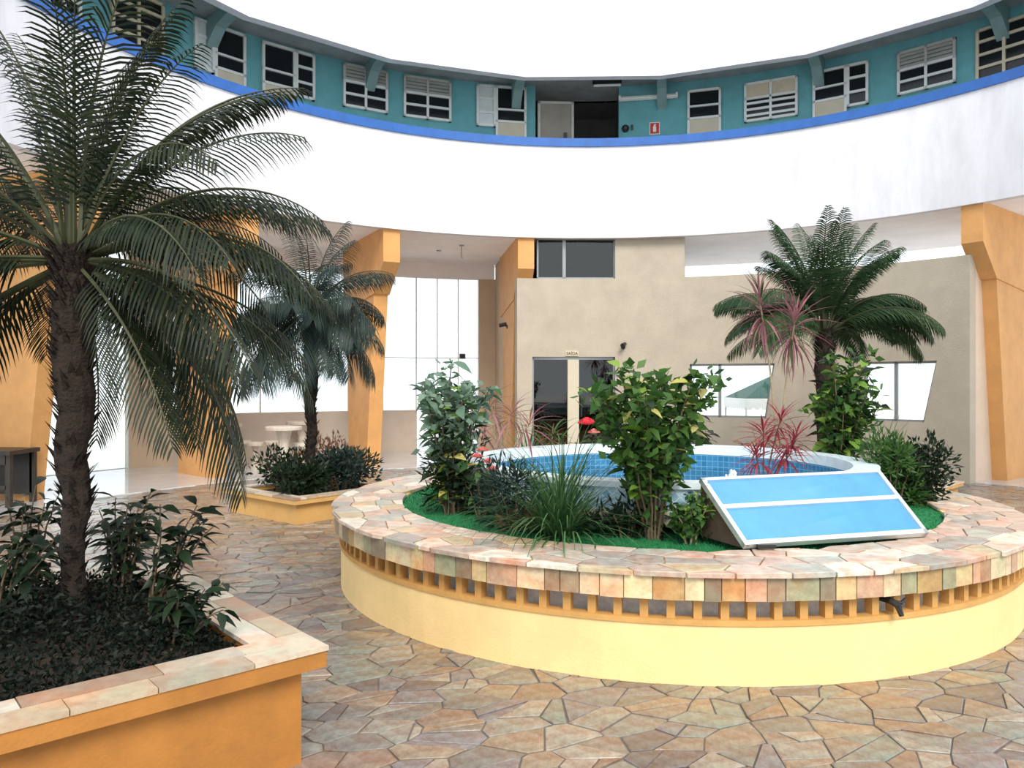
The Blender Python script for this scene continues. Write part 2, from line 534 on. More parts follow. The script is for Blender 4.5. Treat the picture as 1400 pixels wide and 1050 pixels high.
# flagstones: seeds in a stretched and turned frame, so that pieces come out long
ST, ANG, CELL = 1.55, R_(24), 0.145
ca_, sa_ = math.cos(ANG), math.sin(ANG)
def to_w(u, v): return (ca_ * u * ST - sa_ * v, sa_ * u * ST + ca_ * v)
def to_s(x, y): return ((ca_ * x + sa_ * y) / ST, -sa_ * x + ca_ * y)
seeds = []
rng = random.Random(11)
for i in range(-100, 101):
    for j in range(-125, 126):
        u = (i + rng.uniform(-0.5, 0.5)) * CELL; v = (j + rng.uniform(-0.5, 0.5)) * CELL
        x, y = to_w(u, v)
        if y < 1.0 or math.hypot(x - CA[0], y - CA[1]) > 7.9: continue
        if abs(x) > 0.80 * y + 1.0: continue
        seeds.append((u, v))
def keep_floor(u, v):
    x, y = to_w(u, v)
    if y < 1.5 or math.hypot(x - CA[0], y - CA[1]) > 7.42: return False
    if abs(x) > 0.78 * y + 0.6: return False
    return math.hypot(x - CF[0], y - CF[1]) > 2.40
cells = voronoi(seeds, CELL, 0.005, keep_floor)
def shard(c):
    # break a piece in two along a slanting line
    cx = sum(q[0] for q in c) / len(c); cy = sum(q[1] for q in c) / len(c)
    a = rng.uniform(0, math.pi); nx, ny = math.cos(a), math.sin(a); o_ = rng.uniform(-0.02, 0.02); g = 0.0025
    return [clip(c, cx + nx * (o_ - g), cy + ny * (o_ - g), nx, ny), clip(c, cx + nx * (o_ + g), cy + ny * (o_ + g), -nx, -ny)]
cells = [p_ for c in cells for p_ in (shard(c) if rng.random() < 0.42 else [c]) if len(p_) >= 3]
cells = [clean([to_w(*q) for q in c]) for c in cells]
cells = [c for c in cells if len(c) >= 3 and area(c) > 0.002]
def seen(c):
    x = sum(q[0] for q in c) / len(c); y = sum(q[1] for q in c) / len(c)
    px, py = 700 + FPX * x / y, 525 + FPX * CAMZ / y
    a = area(c) * (FPX / y) ** 2 * (CAMZ / y)
    if px < -10 or px > 1410 or py > 1062: a *= 0.01
    if px < 412 and py > 880: a *= 0.01          # under the near planter
    if math.hypot(x - CF[0], y - CF[1]) < 2.5: a *= 0.01
    return a
cells.sort(key=seen, reverse=True)
for c in cells[:300]:
    cx = sum(q[0] for q in c) / len(c); cy = sum(q[1] for q in c) / len(c)
    mb = MB(); stone(mb, [(q[0] - cx, q[1] - cy) for q in c], -0.02, random.uniform(-0.001, 0.005))
    o = link('flagstone', mb.mesh('flagstone', 'flagstone'), floor)
    o.location = (cx, cy, 0)
mb = MB()
for c in cells[300:]:
    stone(mb, c, -0.02, random.uniform(-0.001, 0.005))
o = link('flagstone_field', mb.mesh('flagstone_field', 'flagstone'), floor)
o['kind'] = 'stuff'

# ------------------------------------------------------------------ upper building: slab, parapet, band, corridor
b = MB(); b.arc(CA, RP + 0.02, 10.9, Z_SOFF + 0.03, 4.62, -118, 118, 118)
struct(b.build('ceiling_walkway', 'soffit'), 'pale plastered ceiling over the ground-floor walkway', 'ceiling')
b = MB(); b.arc(CA, RP, RP + 0.15, Z_SOFF, Z_LEDGE - 0.15, -118, 118, 118)
struct(b.build('wall_parapet', 'white_wall'), 'white curved parapet of the upper gallery', 'parapet')
b = MB(); b.arc(CA, RP - 0.03, RP + 0.18, Z_LEDGE - 0.15, Z_LEDGE, -118, 118, 118)
struct(b.build('trim_2', 'blue_paint'), 'bright blue painted ledge along the top of the parapet', 'trim')

b = MB()
n0 = 18
for k in range(18):
    t0, t1 = PA[k], PA[k] + 20
    if 111 < t0 < 230: continue
    a0, a1 = P(t0, 7.09, Z_BAND), P(t1, 7.09, Z_BAND)
    o0, o1 = P(t0, 7.26, Z_BAND), P(t1, 7.26, Z_BAND)
    up = lambda q, h=9.3: (q[0], q[1], h)
    b.hexa([a0, a1, o1, o0, up(a0), up(a1), up(o1), up(o0)])
struct(b.build('wall_upper_band', 'white_wall'), 'white faceted band above the gallery opening', 'parapet')
b = MB(); b.arc(CA, 7.2, 9.2, Z_CEIL2, 7.6, -118, 118, 60)
struct(b.build('ceiling_corridor', 'grey_ceiling'), 'dim grey ceiling of the upper gallery', 'ceiling')

RC = 8.3
tp0, tp1 = th(732, RC), th(846, RC)            # dark passage
b = MB(); b.arc(CA, RC, RC + 0.15, 4.62, Z_CEIL2, tp1, 118, 60); b.arc(CA, RC, RC + 0.15, 4.62, Z_CEIL2, -118, tp0, 60)
struct(b.build('wall_corridor', 'teal_paint'), 'teal painted wall behind the upper gallery', 'wall')
b = MB()
b.arc(CA, RC + 0.15, RC + 1.9, 4.62, Z_CEIL2, tp0 - 0.9, tp0, 2)
b.arc(CA, RC + 0.15, RC + 1.9, 4.62, Z_CEIL2, tp1, tp1 + 0.9, 2)
b.arc(CA, RC + 1.9, RC + 2.0, 4.62, Z_CEIL2, tp0 - 0.9, tp1 + 0.9, 6)
b.arc(CA, RC + 0.8, RC + 2.0, Z_CEIL2, Z_CEIL2 + 0.1, tp0 - 0.9, tp1 + 0.9, 6)
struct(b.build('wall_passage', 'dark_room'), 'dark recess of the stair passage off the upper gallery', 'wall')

# radial beams carrying the gallery ceiling
bn = ['beside the beige-louvred window', 'over the passage door']
for k, t in enumerate(PA):
    tt = (t + 180) % 360 - 180
    if not -75 < tt < 60: continue
    e = radial('beam', tt, 7.2, 0)
    mb = MB()
    mb.prism([(0.10, Z_BAND + 0.24), (0.75, Z_BAND + 0.10), (1.1, Z_BAND - 0.20), (1.1, Z_CEIL2), (0.10, Z_CEIL2)], -0.09, 0.09, 'x')
    mb.build('haunch', 'beam_grey', e)
    e['kind'] = 'structure'

# ------------------------------------------------------------------ upper gallery windows and doors
wn = [0]
def wall_unit(kind, px0, px1, label, z_top=None):
    """window or door on the teal wall, spanning two pixel columns"""
    wn[0] += 1
    t0, t1 = th(px0, RC), th(px1, RC)
    tm = (t0 + t1) / 2
    W = 2 * RC * math.sin(R_(t1 - t0) / 2)
    isdoor = kind.startswith('door')
    e = radial(('door_%d' if isdoor else 'window_%d') % wn[0], tm, RC * math.cos(R_(t1 - t0) / 2) - 0.02, 4.62)
    struct(e, label, 'door' if isdoor else 'window')
    if z_top is None: z_top = 7.36 if px1 < 730 else 7.22
    h = z_top - 4.62
    x0, x1 = -W / 2, W / 2
    fw = 0.045
    def bar(mb, xa, xb, za, zb, d=0.05): mb.box(xa, xb, -d, 0.03, za, zb)
    def pane(xa, xb, za, zb, m='dark_glass'):
        q = MB(); q.box(xa, xb, -0.015, 0.005, za, zb); q.build('pane', m, e)
    def louvers(xa, xb, za, zb, m='louver_grey'):
        n = 4
        for i in range(n):
            q = MB(); zc = za + (zb - za) * (i + 0.5) / n; hh = (zb - za) / n * 0.46
            q.hexa([(xa, -0.045, zc - hh), (xb, -0.045, zc - hh), (xb, -0.035, zc - hh), (xa, -0.035, zc - hh),
                    (xa, -0.015, zc + hh), (xb, -0.015, zc + hh), (xb, -0.005, zc + hh), (xa, -0.005, zc + hh)])
            q.build('louver', m, e)
    def grid(xa, xb, za, zb, nx, nz, m='dark_glass', fm='frame_white'):
        mb = MB()
        bar(mb, xa, xa + fw, za, zb); bar(mb, xb - fw, xb, za, zb)
        bar(mb, xa, xb, za, za + fw); bar(mb, xa, xb, zb - fw, zb)
        for i in range(1, nx): 
            xx = xa + (xb - xa) * i / nx; bar(mb, xx - fw / 2, xx + fw / 2, za, zb)
        for j in range(1, nz):
            zz = za + (zb - za) * j / nz; bar(mb, xa, xb, zz - fw / 2, zz + fw / 2, 0.045)
        mb.build('frame', fm, e)
        for i in range(nx):
            for j in range(nz):
                pane(xa + (xb - xa) * i / nx + fw / 2, xa + (xb - xa) * (i + 1) / nx - fw / 2,
                     za + (zb - za) * j / nz + fw / 2, za + (zb - za) * (j + 1) / nz - fw / 2, m)
    sill = 1.95 if px1 < 730 else 1.86            # sill height above the gallery floor
    if kind == 'window_louver':
        zl = h - 0.30
        grid(x0, x1, sill, zl, 2, 2)
        mb = MB()
        bar(mb, x0, x0 + fw, zl, h); bar(mb, x1 - fw, x1, zl, h); bar(mb, -fw / 2, fw / 2, zl, h); bar(mb, x0, x1, h - fw, h)
        mb.build('louver_frame', 'louver_grey', e)
        louvers(x0 + fw, -fw / 2, zl, h - fw); louvers(fw / 2, x1 - fw, zl, h - fw)
    elif kind == 'window_cream':
        zl = h - 0.28
        grid(x0, x1, sill, zl, 2, 4)
        mb = MB()
        bar(mb, x0, x0 + fw, zl, h); bar(mb, x1 - fw, x1, zl, h); bar(mb, -fw / 2, fw / 2, zl, h); bar(mb, x0, x1, h - fw, h)
        mb.build('transom_frame', 'frame_white', e)
        for s in (0, 1):
            q = MB(); q.box(x0 + fw if s == 0 else fw / 2, -fw / 2 if s == 0 else x1 - fw, -0.02, 0.0, zl, h - fw)
            q.build('transom_board', 'louver_cream', e)
    elif kind == 'window_grid':
        grid(x0, x1, sill - 0.1, h, 2, 4, fm='louver_cream')
    elif kind in ('door_left', 'door_right', 'door_single'):
        # a boarded door with a glazed transom, and beside it a glazed light
        f = {'door_left': (x0, x0 + 0.62 * W), 'door_right': (x1 - 0.62 * W, x1), 'door_single': (x0, x1)}[kind]
        mb = MB()
        bar(mb, f[0], f[0] + fw, 0, h); bar(mb, f[1] - fw, f[1], 0, h); bar(mb, f[0], f[1], h - fw, h)
        bar(mb, f[0], f[1], 2.02, 2.02 + fw); bar(mb, f[0], f[1], 2.26, 2.26 + fw * 0.8)
        mb.build('frame', 'frame_white', e)
        q = MB(); q.box(f[0] + fw, f[1] - fw, -0.03, 0.0, 0.02, 2.02)
        d = q.build('leaf', 'door_beige', e)
        q = MB(); q.box(f[0] + 0.12, f[0] + 0.2, -0.07, -0.03, 1.0, 1.06); q.build('handle', 'grey_metal', d)
        pane(f[0] + fw, f[1] - fw, 2.02 + fw, 2.26); pane(f[0] + fw, f[1] - fw, 2.26 + fw * 0.8, h - fw)
        if kind == 'door_left': grid(f[1], x1, sill - 0.02, h, 1, 3)
        elif kind == 'door_right': grid(x0, f[0], sill - 0.02, h, 1, 3, 'pane_light')
    elif kind == 'door_board':
        mb = MB()
        bar(mb, x0, x0 + 0.05, 0, h); bar(mb, x1 - 0.05, x1, 0, h); bar(mb, x0, x1, h - 0.05, h)
        mb.build('frame', 'louver_grey', e)
        q = MB(); q.box(x0 + 0.05, x1 - 0.05, -0.02, 0.02, 0, h - 0.05)
        d = q.build('leaf', 'door_brown', e)
        q = MB(); q.box(x1 - 0.2, x1 - 0.14, -0.07, -0.02, 1.7, 1.86); q.build('handle', 'black_plastic', d)
    return e
M['pane_light'] = mat('pane_light', (0.62, 0.68, 0.68), 0.2, 0.1)
M['door_brown'] = mat('door_brown', (0.28, 0.25, 0.21), 0.6, 0.12, 3)

wall_unit('window_louver', 60, 108, 'louvred window high behind the tall palm crown')
wall_unit('window_grid', 150, 222, 'grid window half hidden by the tall palm fronds')
wall_unit('door_right', 264, 334, 'beige gallery door with glazed side light next to the palm fronds')
wall_unit('door_left', 357, 429, 'beige gallery door with glazed light, between teal wall panels')
wall_unit('window_louver', 468, 529, 'four-pane gallery window with grey louvres above, before the haunched beam')
wall_unit('window_louver', 551, 616, 'four-pane gallery window with grey louvres, beside the beige door with white light')
wall_unit('door_right', 651, 719, 'beige gallery door with a white glazed light beside the passage')
wall_unit('door_board', 735, 784, 'brown board door standing in the dark passage', 7.10)
wall_unit('door_single', 940, 986, 'narrow beige gallery door under a two-pane transom')
wall_unit('window_cream', 1018, 1091, 'many-barred gallery window with cream boards on top')
wall_unit('door_left', 1112, 1188, 'beige gallery door joined to a dark glazed light')
wall_unit('window_louver', 1228, 1308, 'large dark gallery window with grey louvres above')
wall_unit('window_grid', 1336, 1415, 'cream-framed grid window at the end of the gallery')

def on_wall(name, px, r, z):
    return radial(name, th(px, r), r, z)
e = on_wall('tube_lamp', 886, RC - 0.06, 7.12)
tag(e, 'unlit white fluorescent tube lamp fixed on the teal gallery wall', 'lamp')
mb = MB(); mb.box(-0.56, 0.56, -0.05, 0.0, -0.03, 0.05); mb.build('housing', 'white_paint', e)
mb = MB(); mb.tube([(-0.54, -0.08, 0.0), (0.54, -0.08, 0.0)], 0.022, 8); mb.build('tube', 'tube_white', e)
for s in (-1, 1):
    mb = MB(); mb.box(s * 0.55 - 0.02, s * 0.55 + 0.02, -0.11, 0.0, -0.035, 0.055); mb.build('lamp_holder', 'white_paint', e)
e = on_wall('fire_sign', 895, RC - 0.01, 6.54)
tag(e, 'small red and white fire extinguisher sign on the teal wall', 'sign')
mb = MB(); mb.box(-0.10, 0.10, -0.012, 0.0, -0.12, 0.12); mb.build('plate', 'white_paint', e)
mb = MB(); mb.box(-0.085, 0.085, -0.018, -0.012, -0.105, 0.105); mb.build('red_field', 'red_sign', e)
mb = MB(); mb.prism([(-0.03, -0.07), (0.03, -0.07), (0.03, 0.03), (0.012, 0.05), (0.04, 0.075), (-0.02, 0.075), (-0.012, 0.05), (-0.03, 0.03)], -0.024, -0.018, 'y')
mb.build('pictogram', 'white_paint', e)
e = on_wall('alarm_bell', 855, RC - 0.01, 6.56)
tag(e, 'round black alarm bell on the teal wall beside the passage', 'bell')
mb = MB(); mb.tube([(0, 0, 0), (0, -0.05, 0), (0, -0.08, 0)], [0.07, 0.07, 0.03], 16); mb.build('dome', 'black_plastic', e)
mb = MB(); mb.box(0.11, 0.15, -0.03, 0.0, -0.03, 0.07); mb.build('call_button', 'black_plastic', e)
e = empty('ceiling_lamp', P(th(830, 7.9), 7.9, Z_CEIL2), -R_(th(830, 7.9)))
tag(e, 'dark ceiling lamp fitting over the passage of the upper gallery', 'lamp')
mb = MB(); mb.box(-0.28, 0.28, -0.05, 0.05, -0.10, 0.0); mb.build('housing', 'black_plastic', e)
mb = MB(); mb.tube([(-0.26, 0, -0.13), (0.26, 0, -0.13)], 0.025, 8); mb.build('tube', 'tube_white', e)

# ------------------------------------------------------------------ pillars
def pillar(t, label):
    e = radial('pillar', t, 8.0, 0)
    struct(e, label, 'pillar')
    o = 8.0
    mb = MB()
    mb.prism([(8.05 - o, 0.0), (9.15 - o, 0.0), (9.30 - o, 3.0), (7.62 - o, 3.12)], -0.13, 0.13, 'x')
    mb.build('shaft', 'orange_paint', e)
    mb = MB()
    mb.prism([(7.58 - o, 3.10), (9.45 - o, 2.92), (9.5 - o, 4.2), (7.06 - o, 4.2), (7.06 - o, 3.60)], -0.15, 0.15, 'x')
    mb.build('head', 'orange_paint', e)
    return e
for t, l in ((-68.5, 'orange branching pillar beside the dark wooden counter'),
             (-48.5, 'orange branching pillar between the stone tables and the tall palm'),
             (-28.5, 'orange branching pillar behind the smaller palm'),
             (-8.5, 'peach branching pillar carrying a small camera, where the beige wall starts'),
             (51.5, 'deep orange branching pillar at the far end of the beige wall')):
    pillar(t, l)

# ------------------------------------------------------------------ curved beige wall with door, windows and clerestory
RW0, RW1 = 7.16, 7.38
def zpix(py, px, r):
    t = R_(th(px, r)); y = CA[1] + r * math.cos(t)
    return CAMZ + (525 - py) * y / FPX
ts = {k: th(v, RW0) for k, v in dict(l=707, d0=728, uw1=843, d1=841, c0=936, w0=943, w1=1059, w1b=1047, v0=1180, v1=1281, v1b=1263, r=1326).items()}
ZT = 3.44
cols = [ts['l'], ts['d0'], ts['d1'], ts['c0'], ts['w0'], ts['w1'], ts['v0'], ts['v1'], ts['r']]
shift_b = {5: ts['w1b'] - ts['w1'], 7: ts['v1b'] - ts['v1']}
ZW0, ZW1, ZD = 0.90, 1.86, 2.0
rows = [0.0, ZW0, ZW1, ZD, ZT, 4.20]
def colt(i, z):
    d = shift_b.get(i, 0.0)
    f = min(1.0, max(0.0, (ZW1 - z) / (ZW1 - ZW0)))
    return cols[i] + d * f
def is_hole(i, j):
    if i == 1 and j <= 2: return True                  # door
    if i in (4, 6) and j == 1: return True             # windows
    if j == 4 and (i <= 1 or i >= 3): return True      # upper window, clerestory
    return False
b = MB()
NS = 6
for i in range(len(cols) - 1):
    for j in range(len(rows) - 1):
        if is_hole(i, j): continue
        za, zb = rows[j], rows[j + 1]
        def pt(s, z, r):
            t0, t1 = colt(i, z), colt(i + 1, z)
            return P(t0 + (t1 - t0) * s, r, z)
        for k in range(NS):
            s0, s1 = k / NS, (k + 1) / NS
            b.quad(pt(s0, za, RW0), pt(s1, za, RW0), pt(s1, zb, RW0), pt(s0, zb, RW0))
            b.quad(pt(s1, za, RW1), pt(s0, za, RW1), pt(s0, zb, RW1), pt(s1, zb, RW1))
            if j == len(rows) - 2 or is_hole(i, j + 1):
                b.quad(pt(s0, zb, RW0), pt(s1, zb, RW0), pt(s1, zb, RW1), pt(s0, zb, RW1))
            if j > 0 and is_hole(i, j - 1):
                b.quad(pt(s1, za, RW0), pt(s0, za, RW0), pt(s0, za, RW1), pt(s1, za, RW1))
        if i == 0 or is_hole(i - 1, j):
            b.quad(pt(0, za, RW1), pt(0, za, RW0), pt(0, zb, RW0), pt(0, zb, RW1))
        if i == len(cols) - 2 or is_hole(i + 1, j):
            b.quad(pt(1, za, RW0), pt(1, za, RW1), pt(1, zb, RW1), pt(1, zb, RW0))
struct(b.build('wall_back', 'beige_wall', fix=False), 'beige textured curved wall behind the fountain', 'wall')

def flat_open(name, t0, t1, z0, label, cat, r=RW0 + 0.10):
    tm = (t0 + t1) / 2
    W = 2 * r * math.sin(R_(t1 - t0) / 2)
    e = radial(name, tm, r * math.cos(R_(t1 - t0) / 2), z0)
    struct(e, label, cat)
    return e, W

# sliding glass door
e, W = flat_open('door_20', ts['d0'], ts['d1'], 0, 'dark glazed double sliding door with a pale middle post', 'door')
mb = MB(); mb.box(-W / 2, -W / 2 + 0.04, -0.03, 0.03, 0, 2.0); mb.box(W / 2 - 0.04, W / 2, -0.03, 0.03, 0, 2.0); mb.box(-W / 2, W / 2, -0.03, 0.03, 1.95, 2.0)
mb.build('frame', 'grey_metal', e)
mb = MB(); mb.box(-0.11, 0.10, -0.05, 0.03, 0, 1.95); mb.build('post', 'door_beige', e)
for xa, xb in ((-W / 2 + 0.04, -0.11), (0.10, W / 2 - 0.04)):
    mb = MB(); mb.box(xa, xb, -0.006, 0.006, 0.02, 1.95); mb.build('pane', 'smoked_glass', e)
mb = MB(); mb.box(0.13, 0.16, -0.07, -0.01, 0.9, 1.2); mb.build('handle', 'black_plastic', e)

# upper dark window
e, W = flat_open('window_21', th(735, RW0), ts['d1'], ZT, 'dark wide window over the glazed door under the ceiling', 'window')
mb = MB(); H = 4.19 - ZT
mb.box(-W / 2, W / 2, -0.03, 0.03, 0, 0.03); mb.box(-W / 2, W / 2, -0.03, 0.03, H - 0.03, H)
mb.box(-W / 2, -W / 2 + 0.03, -0.03, 0.03, 0, H); mb.box(W / 2 - 0.03, W / 2, -0.03, 0.03, 0, H); mb.box(-0.25, -0.19, -0.03, 0.03, 0, H)
mb.build('frame', 'grey_metal', e)
for xa, xb in ((-W / 2 + 0.03, -0.25), (-0.19, W / 2 - 0.03)):
    mb = MB(); mb.box(xa, xb, -0.006, 0.006, 0.03, H - 0.03); mb.build('pane', 'smoked_glass', e)

# two windows with a slanting jamb
for nm, a, bq, c, lab in (('window_22', 'w0', 'w1', 'w1b', 'slanted window in the beige wall with a green canopy behind it'),
                          ('window_23', 'v0', 'v1', 'v1b', 'slanted bright window in the beige wall beside the dark bush')):
    e, W = flat_open(nm, ts[a], ts[bq], ZW0, lab, 'window')
    sl = 2 * RW0 * math.sin(R_(ts[bq] - ts[c]) / 2)
    H = ZW1 - ZW0
    x0, x1 = -W / 2, W / 2
    mb = MB()
    mb.box(x0, x1 - sl, -0.03, 0.03, 0, 0.035); mb.box(x0, x1, -0.03, 0.03, H - 0.035, H); mb.box(x0, x0 + 0.035, -0.03, 0.03, 0, H)
    mb.prism([(x1 - sl - 0.035, 0), (x1 - sl, 0), (x1, H), (x1 - 0.035, H)], -0.03, 0.03, 'y')
    xm = x0 + W * (0.36 if nm == 'window_22' else 0.44)
    mb.box(xm - 0.025, xm + 0.025, -0.03, 0.03, 0, H)
    mb.build('frame', 'grey_metal', e)
    mb = MB(); mb.box(x0 + 0.035, xm - 0.025, -0.004, 0.004, 0.035, H - 0.035); mb.build('pane', 'clear_glass', e)
    mb = MB(); mb.prism([(xm + 0.025, 0.035), (x1 - sl - 0.035, 0.035), (x1 - 0.035, H - 0.035), (xm + 0.025, H - 0.035)], -0.004, 0.004, 'y'); mb.build('pane', 'clear_glass', e)

# pale infill between the end of the curved wall and the last pillar
b = MB()
q4 = [P(ts['r'] - 0.1, 7.2, 0), P(50.9, 8.06, 0), P(50.9, 7.66, 3.06), P(ts['r'] - 0.1, 7.2, ZT)]
o4 = [Vector(q) + Vector((math.sin(R_(50)), math.cos(R_(50)), 0)) * 0.12 for q in q4]
b.hexa([q4[0], q4[1], q4[2], q4[3], o4[0], o4[1], o4[2], o4[3]])
struct(b.build('wall_end', 'cream_wall'), 'pale narrow wall between the beige wall and the deep orange pillar', 'wall')

# dark room behind the glazed door
b = MB()
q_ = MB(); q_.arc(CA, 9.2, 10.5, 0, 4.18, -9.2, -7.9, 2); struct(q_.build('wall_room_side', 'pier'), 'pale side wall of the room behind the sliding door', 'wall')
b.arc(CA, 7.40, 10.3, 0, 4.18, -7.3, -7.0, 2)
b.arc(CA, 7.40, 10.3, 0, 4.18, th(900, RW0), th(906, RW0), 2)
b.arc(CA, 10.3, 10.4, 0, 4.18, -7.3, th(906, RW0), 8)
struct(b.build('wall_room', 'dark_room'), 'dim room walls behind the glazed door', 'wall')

# ------------------------------------------------------------------ outer wall of the walkway with glazing
RO = 10.5
def outer(t0, t1, z0, z1, m, name, label, cat='wall', r0=RO, r1=RO + 0.2):
    n = max(2, int((t1 - t0) / 2))
    b = MB(); b.arc(CA, r0, r1, z0, z1, t0, t1, n)
    return struct(b.build(name, m), label, cat)
outer(-100, -9.3, 3.86, 4.19, 'soffit', 'wall_lintel', 'pale lintel over the walkway windows')
tB0, tB1 = -46.3, th(570, RO)
outer(tB0, tB1, 0, 0.92, 'low_wall', 'wall_sill', 'low beige wall under the walkway windows')
outer(th(655, RO), -8.9, 0, 3.86, 'pier', 'wall_pier', 'grey and peach pier beside the walkway glazing')
outer(-50.5, -46.3, 0, 3.86, 'pier', 'wall_pier_2', 'pier behind the pillar by the stone tables')
outer(-70.5, -66.5, 0, 3.86, 'pier', 'wall_pier_3', 'pier behind the pillar by the dark counter')
gw = [30]
def glazing(t0, t1, z0, z1, nx, zs, label, cat='window'):
    gw[0] += 1
    for k in range(nx):
        pass
    e = radial(('door_%d' if cat == 'door' else 'window_%d') % gw[0], (t0 + t1) / 2, (RO + 0.08) * math.cos(R_(t1 - t0) / 2), z0)
    struct(e, label, cat)
    W = 2 * (RO + 0.08) * math.sin(R_(t1 - t0) / 2)
    H = z1 - z0
    mb = MB(); f = 0.016
    xs = [-W / 2 + W * k / nx for k in range(nx + 1)]
    for x in xs: mb.box(x - f / 2, x + f / 2, -0.03, 0.03, 0, H)
    zz = [0] + [z - z0 for z in zs] + [H]
    for z in zz: mb.box(-W / 2, W / 2, -0.03, 0.03, max(0, z - f / 2), min(H, z + f / 2))
    mb.build('frame', 'frame_white', e)
    for k in range(nx):
        for j in range(len(zz) - 1):
            q = MB(); q.box(xs[k] + f / 2, xs[k + 1] - f / 2, -0.004, 0.004, zz[j] + f / 2, zz[j + 1] - f / 2); q.build('pane', 'clear_glass', e)
glazing(-46.3, -37, 0.92, 3.86, 2, [2.08], 'bright walkway window over the low wall behind the stone tables')
glazing(-37, -27, 0.92, 3.86, 2, [2.08], 'bright walkway window behind the smaller palm')
glazing(-27, tB1, 0.92, 3.86, 2, [2.08], 'bright walkway window beside the glazed exit door')
glazing(tB1, th(655, RO), 0.0, 3.86, 3, [2.08], 'white glazed exit door under a tall bright transom', 'door')
glazing(-66.5, -50.5, 0.0, 3.86, 3, [2.2], 'full-height bright glazing behind the tall palm trunk')
glazing(-95, -70.5, 0.0, 3.86, 3, [2.2], 'full-height glazing beyond the dark counter')

# small fittings on walls and pillars
e = on_wall('exit_sign', 632, RO - 0.02, 2.12)
tag(e, 'small dark sign hung over the white glazed exit door', 'sign')
mb = MB(); mb.box(-0.07, 0.07, -0.03, 0.0, -0.06, 0.06); mb.build('plate', 'grey_metal', e)
mb = MB(); mb.box(-0.055, 0.055, -0.034, -0.03, -0.045, 0.045); mb.build('face', 'black_plastic', e)
e = on_wall('door_sign', 782, RW0, 2.06)
tag(e, 'small pale sign with dark letters above the sliding door', 'sign')
mb = MB(); mb.box(-0.12, 0.12, -0.02, 0.0, -0.045, 0.055); mb.build('plate', 'louver_cream', e)
fc = bpy.data.curves.new('lettering', 'FONT'); fc.body = 'SA\u00cdDA'; fc.size = 0.075; fc.align_x = 'CENTER'; fc.align_y = 'CENTER'; fc.extrude = 0.002
fc.materials.append(M['black_plastic'])
tmp = bpy.data.objects.new('tmp_text', fc); COL.objects.link(tmp)
lme = bpy.data.meshes.new_from_object(tmp.evaluated_get(bpy.context.evaluated_depsgraph_get()))
bpy.data.objects.remove(tmp)
o = link('lettering', lme, e); o.location = (0, -0.024, 0.0); o.rotation_euler = (R_(90), 0, 0)
def wall_camera(e):
    mb = MB(); mb.tube([(0, 0, 0), (0, -0.02, 0)], 0.04, 10); mb.build('mount', 'black_plastic', e)
    mb = MB(); mb.tube([(0, -0.02, 0), (0, -0.06, 0.03)], 0.014, 6); mb.build('arm', 'black_plastic', e)
    mb = MB(); mb.tube([(0.03, -0.03, 0.055), (-0.02, -0.16, 0.02)], [0.035, 0.04], 10); mb.build('housing', 'black_plastic', e)
e = on_wall('wall_camera', 852, RW0, 2.18); tag(e, 'black surveillance camera on the beige wall above the leafy shrub', 'camera'); wall_camera(e)
e = empty('wall_camera', (P(-8.5, 8.1)[0] - 0.187, P(-8.5, 8.1)[1] - 0.0, 2.62), -R_(-8.5) - R_(90)); tag(e, 'black surveillance camera on the peach pillar', 'camera'); wall_camera(e)
for px, r, lab in ((631, 8.2, 'small hanging hook under the walkway ceiling'), (600, 8.9, 'little ceiling rose by the walkway window')):
    t = th(px, r)
    e = empty('ceiling_hook', P(t, r, Z_SOFF + 0.03), 0); tag(e, lab, 'hook')
    mb = MB(); mb.tube([(0, 0, 0), (0, 0, -0.02)], 0.05, 10); mb.build('rose', 'grey_metal', e)
    if px == 631:
        mb = MB(); mb.tube([(0, 0, -0.02), (0, 0, -0.22), (0.02, 0, -0.25)], 0.008, 5); mb.build('rod', 'grey_metal', e)

# ------------------------------------------------------------------ green canopy outside
def at(px, d, z=0.0): return ((px - 700) / FPX * d, d, z)
TD = 21.0
e = empty('canopy_tent', at(1054, TD, -0.25)); tag(e, 'green canopy with a white scalloped valance outside the window', 'canopy')
hw, hz, ap = 1.0, 1.12, 1.72
mb = MB()
for k in range(4):
    a0, a1 = R_(45 + 90 * k), R_(135 + 90 * k)
    p0 = (hw * 1.414 * math.cos(a0), hw * 1.414 * math.sin(a0), hz + 0.25); p1 = (hw * 1.414 * math.cos(a1), hw * 1.414 * math.sin(a1), hz + 0.25)
    mb.tri(p0, p1, (0, 0, ap + 0.25))
mb.build('canopy_top', 'tent_green', e, fix=False)
for k in range(4):
    mb = MB(); a = k * math.pi / 2
    for i in range(10):
        x0, x1 = -hw + 2 * hw * i / 10, -hw + 2 * hw * (i + 1) / 10
        pts = [(x0, hz + 0.25), (x0, hz + 0.02), (x0 + 0.04, hz - 0.03), ((x0 + x1) / 2, hz - 0.05), (x1 - 0.04, hz - 0.03), (x1, hz + 0.02), (x1, hz + 0.25)]
        mb.prism(pts, -hw - 0.006, -hw, 'y')
    o = mb.build('valance', 'tent_white', e); o.rotation_euler = (0, 0, a)
for sx in (-1, 1):
    for sy in (-1, 1):
        mb = MB(); mb.tube([(sx * hw * 0.97, sy * hw * 0.97, 0), (sx * hw * 0.97, sy * hw * 0.97, hz + 0.25)], 0.03, 8); mb.build('pole', 'frame_white', e)

